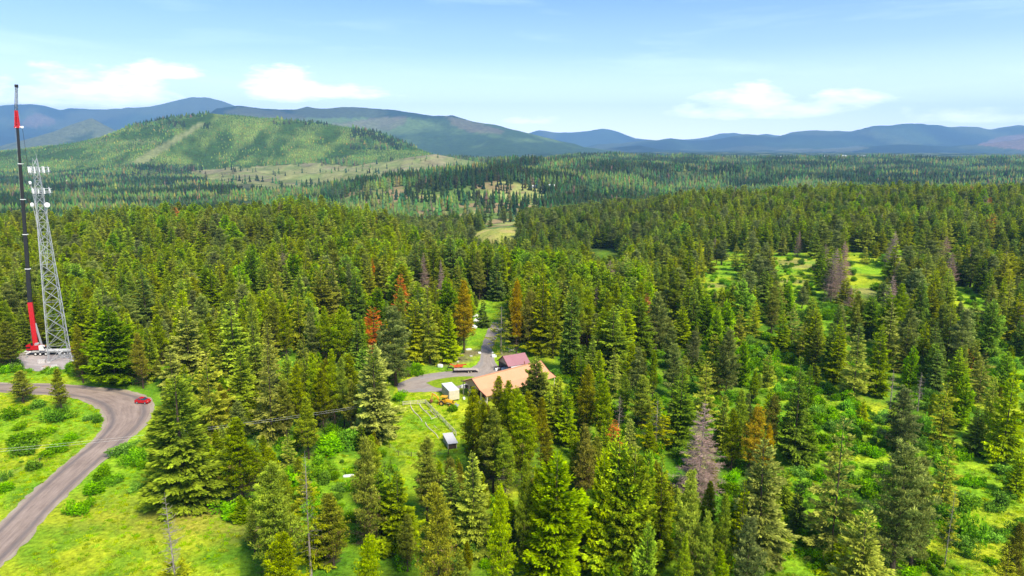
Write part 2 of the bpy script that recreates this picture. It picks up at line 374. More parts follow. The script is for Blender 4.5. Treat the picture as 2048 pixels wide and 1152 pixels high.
def m_ground():
    m = bpy.data.materials.new('ground_cover'); m.use_nodes = True; nt = m.node_tree; b = nt.nodes['Principled BSDF']
    at = N(nt, 'ShaderNodeAttribute', attribute_name='col'); tc = N(nt, 'ShaderNodeTexCoord')
    n_s = N(nt, 'ShaderNodeTexNoise', i_Scale=1.1, i_Detail=6, i_Roughness=.7); nt.links.new(tc.outputs['Object'], n_s.inputs['Vector'])
    n_m = N(nt, 'ShaderNodeTexNoise', i_Scale=.16, i_Detail=5, i_Roughness=.65); nt.links.new(tc.outputs['Object'], n_m.inputs['Vector'])
    n_l = N(nt, 'ShaderNodeTexNoise', i_Scale=.014, i_Detail=10, i_Roughness=.75); nt.links.new(tc.outputs['Object'], n_l.inputs['Vector'])
    f = math_n(nt, 'ADD', math_n(nt, 'MULTIPLY', math_n(nt, 'SUBTRACT', n_s.outputs['Fac'], .5), 2.7), math_n(nt, 'MULTIPLY', math_n(nt, 'SUBTRACT', n_m.outputs['Fac'], .5), 1.5))
    f = math_n(nt, 'MULTIPLY', f, at.outputs['Alpha'])
    f2 = math_n(nt, 'MULTIPLY', math_n(nt, 'SUBTRACT', n_l.outputs['Fac'], .5), math_n(nt, 'SUBTRACT', 2.6, math_n(nt, 'MULTIPLY', at.outputs['Alpha'], 1.6)))
    val = math_n(nt, 'ADD', 1.0, math_n(nt, 'ADD', f, f2))
    hs = N(nt, 'ShaderNodeHueSaturation'); nt.links.new(at.outputs['Color'], hs.inputs['Color'])
    nt.links.new(math_n(nt, 'MAXIMUM', val, .3), hs.inputs['Value'])
    nt.links.new(math_n(nt, 'ADD', .5, math_n(nt, 'MULTIPLY', math_n(nt, 'SUBTRACT', n_m.outputs['Fac'], .5), -.10)), hs.inputs['Hue'])
    nt.links.new(hs.outputs[0], b.inputs['Base Color']); b.inputs['Roughness'].default_value = 1; b.inputs['Specular IOR Level'].default_value = .05
    bp = N(nt, 'ShaderNodeBump', i_Strength=.9, i_Distance=.6)
    nt.links.new(n_s.outputs['Fac'], bp.inputs['Height']); 
    bp2 = N(nt, 'ShaderNodeBump', i_Strength=.9, i_Distance=60.0)
    n_f = N(nt, 'ShaderNodeTexNoise', i_Scale=.008, i_Detail=11, i_Roughness=.78); nt.links.new(tc.outputs['Object'], n_f.inputs['Vector'])
    nt.links.new(n_f.outputs['Fac'], bp2.inputs['Height'])
    mx = N(nt, 'ShaderNodeMix', data_type='VECTOR'); nt.links.new(at.outputs['Alpha'], mx.inputs[0]); nt.links.new(bp2.outputs[0], mx.inputs[4]); nt.links.new(bp.outputs[0], mx.inputs[5])
    nt.links.new(mx.outputs[1], b.inputs['Normal'])
    return m
R_, C_ = XX.shape
idx = np.arange(R_*C_).reshape(R_, C_)
quads = np.stack([idx[:-1, :-1], idx[:-1, 1:], idx[1:, 1:], idx[1:, :-1]], -1).reshape(-1, 4)
ground = link('ground', np_mesh('ground', np.stack([XX, YY, ZZ], -1).reshape(-1, 3), quads, m_ground(), {'col': colA}, smooth=True))
tag(ground, 'green wooded hills and valley floor running out to the blue mountains', 'terrain', kind='structure')

# ------------------------------------------------------------------ plain materials
def mat(name, c, rough=.7, metal=0, noise=0.0, scale=3.0, c2=None, bump=0.0, spec=.3, stripes=None):
    m = bpy.data.materials.new(name); m.use_nodes = True; nt = m.node_tree; b = nt.nodes['Principled BSDF']
    b.inputs['Roughness'].default_value = rough; b.inputs['Metallic'].default_value = metal; b.inputs['Specular IOR Level'].default_value = spec
    b.inputs['Base Color'].default_value = (*c, 1)
    if noise or c2 or bump:
        tc = N(nt, 'ShaderNodeTexCoord'); n = N(nt, 'ShaderNodeTexNoise', i_Scale=scale, i_Detail=6, i_Roughness=.65); nt.links.new(tc.outputs['Object'], n.inputs['Vector'])
        cr = N(nt, 'ShaderNodeMapRange', i_1=.35, i_2=.65); nt.links.new(n.outputs['Fac'], cr.inputs[0])
        o = mixc(nt, cr.outputs[0], tuple(x*(1-noise) for x in c), c2 if c2 else tuple(min(1, x*(1+noise)) for x in c))
        nt.links.new(o, b.inputs['Base Color'])
        if bump:
            bp = N(nt, 'ShaderNodeBump', i_Strength=bump, i_Distance=.1); nt.links.new(n.outputs['Fac'], bp.inputs['Height']); nt.links.new(bp.outputs[0], b.inputs['Normal'])
    return m

# ------------------------------------------------------------------ trees
def m_leaf(name, inner, tip, var=.24, hue=.010, trans=.25):
    """needles: own colour, inner tone darkened for crown occlusion, fresh growth at fir twig ends, tree to tree variation"""
    m = bpy.data.materials.new(name); m.use_nodes = True; nt = m.node_tree; nt.nodes.clear()
    at = N(nt, 'ShaderNodeAttribute', attribute_name='v'); sp = N(nt, 'ShaderNodeSeparateColor'); nt.links.new(at.outputs['Color'], sp.inputs[0])
    oi = N(nt, 'ShaderNodeObjectInfo')
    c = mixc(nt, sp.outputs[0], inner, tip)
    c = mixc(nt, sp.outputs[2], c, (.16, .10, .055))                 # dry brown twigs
    hs = N(nt, 'ShaderNodeHueSaturation'); nt.links.new(c, hs.inputs['Color'])
    rv = math_n(nt, 'MULTIPLY', math_n(nt, 'SUBTRACT', oi.outputs['Random'], .5), var*2)
    r2 = math_n(nt, 'FRACT', math_n(nt, 'MULTIPLY', oi.outputs['Random'], 37.7))
    bv = math_n(nt, 'MULTIPLY', math_n(nt, 'SUBTRACT', sp.outputs[1], .5), 1.05)
    nt.links.new(math_n(nt, 'ADD', 1.0, math_n(nt, 'ADD', rv, bv)), hs.inputs['Value'])
    nt.links.new(math_n(nt, 'ADD', .493, math_n(nt, 'MULTIPLY', math_n(nt, 'SUBTRACT', r2, .5), hue*2)), hs.inputs['Hue'])
    nt.links.new(math_n(nt, 'ADD', .95, math_n(nt, 'MULTIPLY', math_n(nt, 'FRACT', math_n(nt, 'MULTIPLY', oi.outputs['Random'], 91.3)), .20)), hs.inputs['Saturation'])
    d = N(nt, 'ShaderNodeBsdfDiffuse'); t = N(nt, 'ShaderNodeBsdfTranslucent'); nt.links.new(hs.outputs[0], d.inputs[0]); nt.links.new(hs.outputs[0], t.inputs[0])
    mx = N(nt, 'ShaderNodeMixShader', i_0=trans); nt.links.new(d.outputs[0], mx.inputs[1]); nt.links.new(t.outputs[0], mx.inputs[2])
    o = N(nt, 'ShaderNodeOutputMaterial'); nt.links.new(mx.outputs[0], o.inputs[0])
    return m
LEAF = {  # inner and tip; the green inner tones are darkened for crown occlusion
 'mid': ((0.101, 0.177, 0.016), (0.493, 0.624, 0.040)),
 'lush': ((0.077, 0.182, 0.011), (0.416, 0.635, 0.025)),
 'olive': ((0.133, 0.177, 0.016), (0.519, 0.567, 0.043)),
 'deep': ((0.082, 0.142, 0.016), (0.351, 0.454, 0.036)),
 'straw': ((0.128, 0.177, 0.023), (0.571, 0.612, 0.086)),
 'dark': ((0.055, 0.121, 0.020), (0.286, 0.430, 0.050)),
 'blue': ((0.122, 0.177, 0.044), (0.493, 0.544, 0.137)),
 'pine': ((0.169, 0.254, 0.015), (0.517, 0.630, 0.027)),
 'pineb': ((0.176, 0.186, 0.019), (0.440, 0.441, 0.032)),
 'amber': ((0.407, 0.298, 0.023), (0.682, 0.525, 0.036)),
 'rust': ((.50, .17, .035), (.85, .36, .10)),
 'bare': ((.33, .23, .18), (.60, .45, .36)),
 'bareg': ((.26, .22, .18), (.42, .36, .30)),
 'bush':  ((.13, .34, .018), (.36, .66, .04)),
 'bushd': ((.10, .25, .020), (.26, .50, .04)),
}
LM = {}
def leaf_mat(k):
    if k not in LM: LM[k] = m_leaf('needles_'+k, *LEAF[k], trans=.0 if k in ('bare', 'bareg') else .25)
    return LM[k]
M_BARK = mat('bark', (.085, .060, .045), .95, noise=.45, scale=2.5, spec=.1)
M_BARKG = mat('grey_bark', (.27, .23, .20), .95, noise=.3, scale=2.5, spec=.1)

def unit(a): return a/np.maximum(np.linalg.norm(a, axis=-1, keepdims=True), 1e-9)
def leaves(P, D, Nn, l, w, attr):
    """diamond sprays: base P, direction D, rough normal Nn"""
    S = unit(np.cross(D, Nn)); l = l[:, None]; w = w[:, None]; up = unit(np.cross(S, D))
    V = np.stack([P, P + D*l*.45 + S*w*.5 - up*w*.12, P + D*l, P + D*l*.45 - S*w*.5 - up*w*.12], 1).reshape(-1, 3)
    n = len(P); Q = np.arange(4*n).reshape(n, 4)
    A = np.repeat(attr, 4, axis=0)
    return V, Q, A
def ribbons(P, Q, w0, w1, attr):
    """two crossed strips from P to Q (bare twigs)"""
    D = unit(Q-P); a = unit(np.cross(D, np.array([.3, .2, 1.0]))); b = np.cross(D, a)
    Vs, n = [], len(P)
    for s in (a, b): Vs.append(np.stack([P - s*w0[:, None], P + s*w0[:, None], Q + s*w1[:, None], Q - s*w1[:, None]], 1))
    V = np.concatenate(Vs, 0).reshape(-1, 3); Fq = np.arange(len(V)).reshape(-1, 4)
    return V, Fq, np.repeat(np.concatenate([attr, attr], 0), 4, axis=0)

def make_branches(r, H, t0, nwh, nb, R, pw, e_top, e_bot, jit=.16, top=1.0, belly=.12):
    """whorls of branches: returns base, direction, pitch, length, height fraction, random"""
    B = []
    t = t0
    lob = r.uniform(0, 6.28, 3); la = r.uniform(.08, .22, 3)
    for i in range(nwh):
        t = t0 + (top-t0)*(max(0, i + r.uniform(-.3, .3))/nwh)**.93
        if t > .985: continue
        n = int(round(nb[0] + (nb[1]-nb[0])*(1-t))); a0 = r.uniform(0, 6.28)
        wr = r.uniform(1-jit, 1+jit)
        for k in range(n):
            az = a0 + 6.283*k/n + r.uniform(-.6, .6)
            prof = (1-t)**pw*min(1, .55+.45*(t-t0+.02)/belly)
            lobe = 1 + la[0]*math.sin(az*2+lob[0]+t*3) + la[1]*math.sin(az*3+lob[1]-t*7) + la[2]*math.sin(az+lob[2]+t*11)
            L = max(.25, R*prof*wr*lobe*r.uniform(.72, 1.18) + .15)
            e = e_bot + (e_top-e_bot)*t**1.3 + r.normal(0, .15)
            B.append((0, 0, t*H + r.uniform(-.32, .32), az, e, L, t, r.random()))
    return np.array(B)
def fronds(r, B, dens, leafl, leafw, spread=.42, droop=.10, tipw=.55, curl=.25, inner=.12, vert=.10, flat=.75, clump=1.0):
    n = np.maximum(4, (dens*B[:, 5]*np.maximum(B[:, 5]*spread, .35))).astype(int)
    b = np.repeat(np.arange(len(B)), n); Bb = B[b]; m = len(b)
    L = Bb[:, 5]; az = Bb[:, 3]; e = Bb[:, 4]
    s = inner + (1-inner)*r.random(m)**.75
    side = np.where(r.random(m) < .5, -1, 1)
    q = r.random(m)
    half = np.minimum(L*spread, 1.9)*(1-s*.86)**.75*(.35+.65*np.minimum(1, s/.25)) + .10
    rad = np.stack([np.cos(az), np.sin(az), 0*az], -1); tan = np.stack([-np.sin(az), np.cos(az), 0*az], -1); up = np.array([0, 0, 1.0])
    ce, se = np.cos(e)[:, None], np.sin(e)[:, None]
    # secondary tufts give the branch an uneven outline
    tuft = np.floor(s*7) + side*10; tz = (np.sin(tuft*12.9898 + b*78.233)*43758.5453) % 1
    half = half*(.65+.7*tz*clump)
    axis = rad*ce + up*se
    P = axis*(L*s)[:, None] + up*(-droop*L*s**2 + curl*L*np.maximum(0, s-.6)**2*2 )[:, None] + np.stack([0*L, 0*L, Bb[:, 2]], -1)
    ang = .95 - .35*s
    tw = axis*np.cos(ang)[:, None] + tan*(side*np.sin(ang))[:, None]
    P = P + tw*(q*half)[:, None] + up*(-.20*half*q**2 + r.normal(0, vert, m)*(.4+.6*np.minimum(1, L/2)))[:, None]
    D = unit(tw*.7 + axis*.5 + up*(r.normal(.02, .22, m))[:, None] + tan*r.normal(0, .2, m)[:, None])
    Nn = unit(up*flat + r.normal(0, .42, (m, 3)) + rad*.25)
    sc = r.uniform(.7, 1.3, m)*np.where(L < 1.0, .8, 1)
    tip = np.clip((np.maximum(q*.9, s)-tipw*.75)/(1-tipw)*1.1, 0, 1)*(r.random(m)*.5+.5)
    g = np.clip(.5 + (Bb[:, 7]-.5)*.5 + (tz-.5)*.35 + r.normal(0, .12, m), 0, 1)
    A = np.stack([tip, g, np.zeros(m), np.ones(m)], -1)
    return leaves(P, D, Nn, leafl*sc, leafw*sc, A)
def tufts(r, B, per, nl, leafl, leafw, s0=.35, spread=.35, rad_t=.5, droop=.05, brown=0.0):
    """pine: round needle tufts towards the branch ends"""
    n = np.maximum(2, per*np.maximum(B[:, 5], .5)).astype(int); b = np.repeat(np.arange(len(B)), n); Bb = B[b]; m = len(b)
    L, az, e = Bb[:, 5], Bb[:, 3], Bb[:, 4]
    s = s0 + (1-s0)*r.random(m)**.8; az2 = az + r.normal(0, spread, m)*(1.1-s*.6)
    rad = np.stack([np.cos(az2)*np.cos(e), np.sin(az2)*np.cos(e), np.sin(e)], -1)
    Cn = rad*(L*s)[:, None] + np.stack([0*L, 0*L, Bb[:, 2] - droop*L*s**2 + .16*L*s**2 + r.normal(0, .16, m)], -1)
    g = np.clip(.5+(Bb[:, 7]-.5)*.5 + r.normal(0, .16, m), 0, 1); br = (r.random(m) < brown*np.clip(1.3-Bb[:, 6]*2.2, 0, 1))*1.0
    k = np.repeat(np.arange(m), nl); mm = len(k)
    D = unit(r.normal(0, 1, (mm, 3)) + rad[k]*.9 + np.array([0, 0, .45]))
    size = r.uniform(.6, 1.15, m)[k]
    P = Cn[k] + D*(rad_t*.25*size)[:, None]
    Nn = unit(r.normal(0, 1, (mm, 3)) + np.array([0, 0, .6]))
    up = np.clip(.25 + D[:, 2]*.75, 0, 1)*(r.random(mm)*.5+.5)*np.clip(s[k]*1.2-.2, 0, 1)  # needles pointing up take more of the tip colour
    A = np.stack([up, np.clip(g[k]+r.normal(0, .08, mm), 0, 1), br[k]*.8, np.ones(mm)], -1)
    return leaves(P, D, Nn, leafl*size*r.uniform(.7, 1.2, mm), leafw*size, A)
def bare(r, B, H, w, sub=7, levels=2, keep=1.0, dn=.12):
    if keep < 1: B = B[r.random(len(B)) < keep]
    L, az, e = B[:, 5], B[:, 3], B[:, 4]; m = len(B)
    O = np.stack([0*L, 0*L, B[:, 2]], -1)
    d = np.stack([np.cos(az)*np.cos(e), np.sin(az)*np.cos(e), np.sin(e)], -1)
    out = []; K = 4; prev = O
    A0 = np.stack([np.full(m, .3), .3+.4*B[:, 7], np.zeros(m), np.ones(m)], -1)
    for k in range(1, K+1):
        s = k/K; q = O + d*(L*s)[:, None] + np.stack([0*L, 0*L, L*(-dn*s + .16*s*s)], -1) + r.normal(0, .05, (m, 3))*L[:, None]*.5
        out.append(ribbons(prev, q, np.full(m, w)*(1-(s-.25)*.8), np.full(m, w)*(1-s*.8), A0)); prev = q
    n = np.maximum(2, (sub*np.minimum(L, 3))).astype(int); b = np.repeat(np.arange(m), n); mm = len(b)
    s = r.uniform(.2, 1, mm); sd_ = np.where(r.random(mm) < .5, -1, 1)
    P = O[b] + d[b]*(L[b]*s)[:, None] + np.stack([0*s, 0*s, L[b]*(-dn*s + .16*s*s)], -1)
    tan = np.stack([-np.sin(az[b]), np.cos(az[b]), 0*s], -1)
    D = unit(d[b]*.8 + tan*(sd_*.8)[:, None] + r.normal(0, .25, (mm, 3)))
    l = (L[b]*.32*(1.15-s) + .15)*r.uniform(.6, 1.3, mm)
    A = np.stack([r.uniform(.3, 1, mm), r.uniform(.2, .8, mm), np.zeros(mm), np.ones(mm)], -1)
    Q = P + D*l[:, None]
    out.append(ribbons(P, Q, np.full(mm, w*.38), np.full(mm, w*.16), A))
    if levels > 2:
        b2 = np.repeat(np.arange(mm), 3); m2 = len(b2); s2 = r.uniform(.2, 1, m2); P2 = P[b2] + (Q-P)[b2]*s2[:, None]
        D2 = unit(D[b2] + r.normal(0, .7, (m2, 3))); A2 = A[b2]
        out.append(ribbons(P2, P2 + D2*(l[b2]*.4)[:, None], np.full(m2, w*.2), np.full(m2, w*.1), A2))
    return out
def merge(parts):
    V = []; Q = []; A = []; o = 0
    for v, q, a in parts: V.append(v); Q.append(q+o); A.append(a); o += len(v)
    return np.concatenate(V), np.concatenate(Q), np.concatenate(A)
def trunk_mesh(name, r, H, r0, mt, lean=.012, n=7, dead=None, top=1.0):
    K = 9; V = []; ph = r.uniform(0, 6.28)
    for i in range(K+1):
        s = i/K*top; rr = r0*(1-s)**.85*(1+.5*math.exp(-s*40)) + .015
        cx, cy = lean*H*math.sin(s*5+ph)*s*(1-s), lean*H*math.cos(s*4+ph)*s*(1-s)
        for k in range(n): V.append((cx+rr*math.cos(6.283*k/n), cy+rr*math.sin(6.283*k/n), s*H if i else -.6))
    V = np.array(V); i, k = np.meshgrid(np.arange(K), np.arange(n), indexing='ij')
    Q = np.stack([i*n+k, i*n+(k+1) % n, (i+1)*n+(k+1) % n, (i+1)*n+k], -1).reshape(-1, 4)
    A = np.tile([.5, .5, 0, 1.], (len(V), 1))
    if dead is not None:
        v, q, a = merge(dead); Q = np.concatenate([Q, q+len(V)]); V = np.concatenate([V, v])
    return np_mesh(name, V, Q, mt)

# shapes: nominal height, nominal crown width
SHAPES = {}
def shape(key, seed, kind):
    r = np.random.default_rng(seed); dead = None; tr = .28; barkm = M_BARK
    if kind == 'fir':
        H, W = 25, 9.9; B = make_branches(r, H, .05, 34, (4, 9), 4.6, .66 + .12*(seed % 3), .55, -.12, jit=.30, top=.99); B = B[r.random(len(B)) < .93]
        parts = [fronds(r, B, 27, .62, .24, droop=.06)]
        lead = make_branches(r, H, .93, 5, (3, 3), 1.2, .3, .8, .7); parts.append(fronds(r, lead, 40, .42, .16, spread=.6))
    elif kind == 'layer':    # open, layered branches with drooping tips
        H, W = 25, 10.4; B = make_branches(r, H, .08, 25, (4, 7), 4.9, .84, .45, -.08, jit=.36, top=.985); B = B[r.random(len(B)) < .90]
        parts = [fronds(r, B, 26, .60, .20, spread=.42, droop=.16, curl=.45, tipw=.5, vert=.10)]; tr = .2
    elif kind == 'lush':     # dense clumped fans
        H, W = 25, 10.4; B = make_branches(r, H, .03, 30, (5, 9), 4.9, .66, .6, .02, jit=.16, top=.99)
        parts = [fronds(r, B, 26, .62, .28, spread=.50, droop=.02, curl=.5, vert=.13, flat=.6, clump=1.3)]
    elif kind == 'column':
        H, W = 22, 5.0; B = make_branches(r, H, .03, 36, (4, 8), 2.7, .52, .5, -.25, top=.99)
        parts = [fronds(r, B, 44, .50, .22, spread=.5, droop=.12)]
    elif kind == 'pine':     # soft olive pine, upswept, rounder head, dead twigs low down
        H, W = 24, 9.0; B = make_branches(r, H, .22, 30, (5, 8), 4.2, .60, 1.0, .12, jit=.2, top=.985, belly=.25)
        parts = [tufts(r, B, 5.0, 9, .52, .15, s0=.25, brown=.30)]
        D = make_branches(r, H, .06, 12, (4, 6), 3.0, .6, .3, .0, top=.34); dead = bare(r, D, H, .035, sub=4); tr = .24
    elif kind == 'pondo':    # big open pine with round tufts
        H, W = 25, 10.4; B = make_branches(r, H, .16, 24, (5, 8), 4.9, .58, .95, .05, jit=.24, top=.98, belly=.3)
        parts = [tufts(r, B, 4.2, 14, .62, .16, s0=.30, rad_t=.7, brown=.04)]
        D = make_branches(r, H, .05, 8, (3, 5), 2.2, .6, .2, .0, top=.2); dead = bare(r, D, H, .04, sub=3); tr = .36
    elif kind == 'sparse':   # thin old crown, trunk showing
        H, W = 25, 6.5; B = make_branches(r, H, .10, 26, (3, 5), 3.6, .7, .4, -.2, jit=.35, top=.985); B = B[r.random(len(B)) < .68]
        parts = [fronds(r, B, 22, .5, .18, spread=.34, droop=.14)]
        dead = bare(r, make_branches(r, H, .2, 22, (3, 5), 3.2, .7, .3, -.1, top=.98), H, .03, sub=4); tr = .24; barkm = M_BARKG
    elif kind == 'spiretop':   # dead bare top, foliage only on the lowest third
        H, W = 25, 7.0; B = make_branches(r, H, .05, 18, (5, 7), 4.4, .8, .2, -.15, top=.50)
        parts = [fronds(r, B, 26, .58, .22)]
        dead = bare(r, make_branches(r, H, .45, 18, (4, 6), 3.2, .62, .3, -.05, jit=.3, top=.985), H, .045, sub=6); tr = .25; barkm = M_BARKG
    elif kind == 'rusty':
        H, W = 22, 6.0; B = make_branches(r, H, .12, 30, (4, 7), 3.3, .7, .6, -.1, jit=.25, top=.98); B = B[r.random(len(B)) < .85]
        parts = [fronds(r, B, 24, .5, .18, spread=.40, droop=.10)]; tr = .2
    elif kind == 'dead':
        H, W = 24, 9.0; B = make_branches(r, H, .08, 36, (5, 9), 4.9, .85, .35, -.12, jit=.2, top=.99)
        parts = bare(r, B, H, .055, sub=8, levels=3); tr = .2; barkm = M_BARKG
    elif kind == 'snag':
        H, W = 18, 4.0; B = make_branches(r, H, .25, 18, (3, 5), 2.1, .55, .45, -.05, jit=.4, top=.97)
        parts = bare(r, B, H, .05, sub=3); tr = .18; barkm = M_BARKG
    elif kind == 'young':
        H, W = 9, 4.2; B = make_branches(r, H, .04, 18, (5, 8), 2.2, .8, .8, .0, top=.98)
        parts = [fronds(r, B, 48, .42, .16, spread=.5)]; tr = .1
    V, Q, A = merge(parts)
    SHAPES[key] = dict(H=H, W=W, V=V, Q=Q, A=A, kind=kind, trunk=trunk_mesh('trunk', r, H, tr, barkm, dead=dead))
for i in range(5): shape('fir%d' % i, 11+i, 'fir')
for i in range(3): shape('layer%d' % i, 31+i, 'layer'); shape('lush%d' % i, 41+i, 'lush'); shape('pondo%d' % i, 61+i, 'pondo'); i < 2 and shape('dead%d' % i, 81+i, 'dead')
for i in range(3): shape('pine%d' % i, 51+i, 'pine')
for i, k in enumerate(('column', 'sparse', 'spiretop', 'rusty', 'snag', 'young')): shape(k+'0', 71+i*3, k)
shape('rusty1', 99, 'rusty'); shape('snag1', 98, 'snag'); shape('column1', 97, 'column')
CROWN = {}
def crown_mesh(shape_key, colour):
    k = (shape_key, colour)
    if k not in CROWN:
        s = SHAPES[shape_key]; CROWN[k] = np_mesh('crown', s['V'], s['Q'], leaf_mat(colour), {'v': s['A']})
    return CROWN[k]

# kinds of tree: code -> (shape family, colours, object name, category, words for the label)
KIND = {
 'M': (('fir0', 'fir1', 'fir2', 'fir3', 'fir4'), 'mid', 'fir_tree', 'fir', 'mid green'),
 'Y': (('layer0', 'layer1', 'fir1', 'layer2'), 'straw', 'fir_tree', 'fir', 'straw tipped'),
 'O': (('layer0', 'fir2', 'fir3', 'layer1'), 'olive', 'fir_tree', 'fir', 'olive green'),
 'X': (('fir1',), 'deep', 'fir_tree', 'fir', 'deep green'),
 'Z': (('sparse0',), 'olive', 'fir_tree', 'fir', 'thin sparse olive'),
 'V': (('lush1',), 'mid', 'fir_tree', 'fir', 'deep green'),
 'D': (('fir0', 'fir4', 'fir3'), 'dark', 'fir_tree', 'fir', 'dark green'),
 'L': (('lush0', 'lush1'), 'lush', 'fir_tree', 'fir', 'bright lush green'),
 'N': (('column0', 'column1'), 'dark', 'fir_tree', 'fir', 'narrow dark green'),
 'P': (('pine0', 'pine1', 'pine2'), 'pine', 'pine_tree', 'pine', 'yellow green'),
 'Q': (('pine0', 'pine1', 'pine2'), 'pineb', 'pine_tree', 'pine', 'brownish olive'),
 'B': (('pondo0', 'pondo1'), 'blue', 'pine_tree', 'pine', 'grey green'),
 'E': (('pine1', 'pine2'), 'olive', 'pine_tree', 'pine', 'olive'),
 'A': (('pine0', 'pine2'), 'amber', 'larch_tree', 'larch', 'amber yellow'),
 'R': (('rusty0', 'rusty1'), 'rust', 'dying_tree', 'dying tree', 'rusty orange'),
 'G': (('dead0', 'dead1'), 'bare', 'dead_tree', 'dead tree', 'purplish grey'),
 'K': (('snag0', 'snag1'), 'bareg', 'dead_tree', 'dead tree', 'thin grey'),
 'S': (('spiretop0',), 'olive', 'fir_tree', 'fir', 'bare topped'),
 'J': (('young0',), 'pine', 'pine_tree', 'pine', 'small young'),
 'F': (('young0',), 'mid', 'fir_tree', 'fir', 'small young'),
}
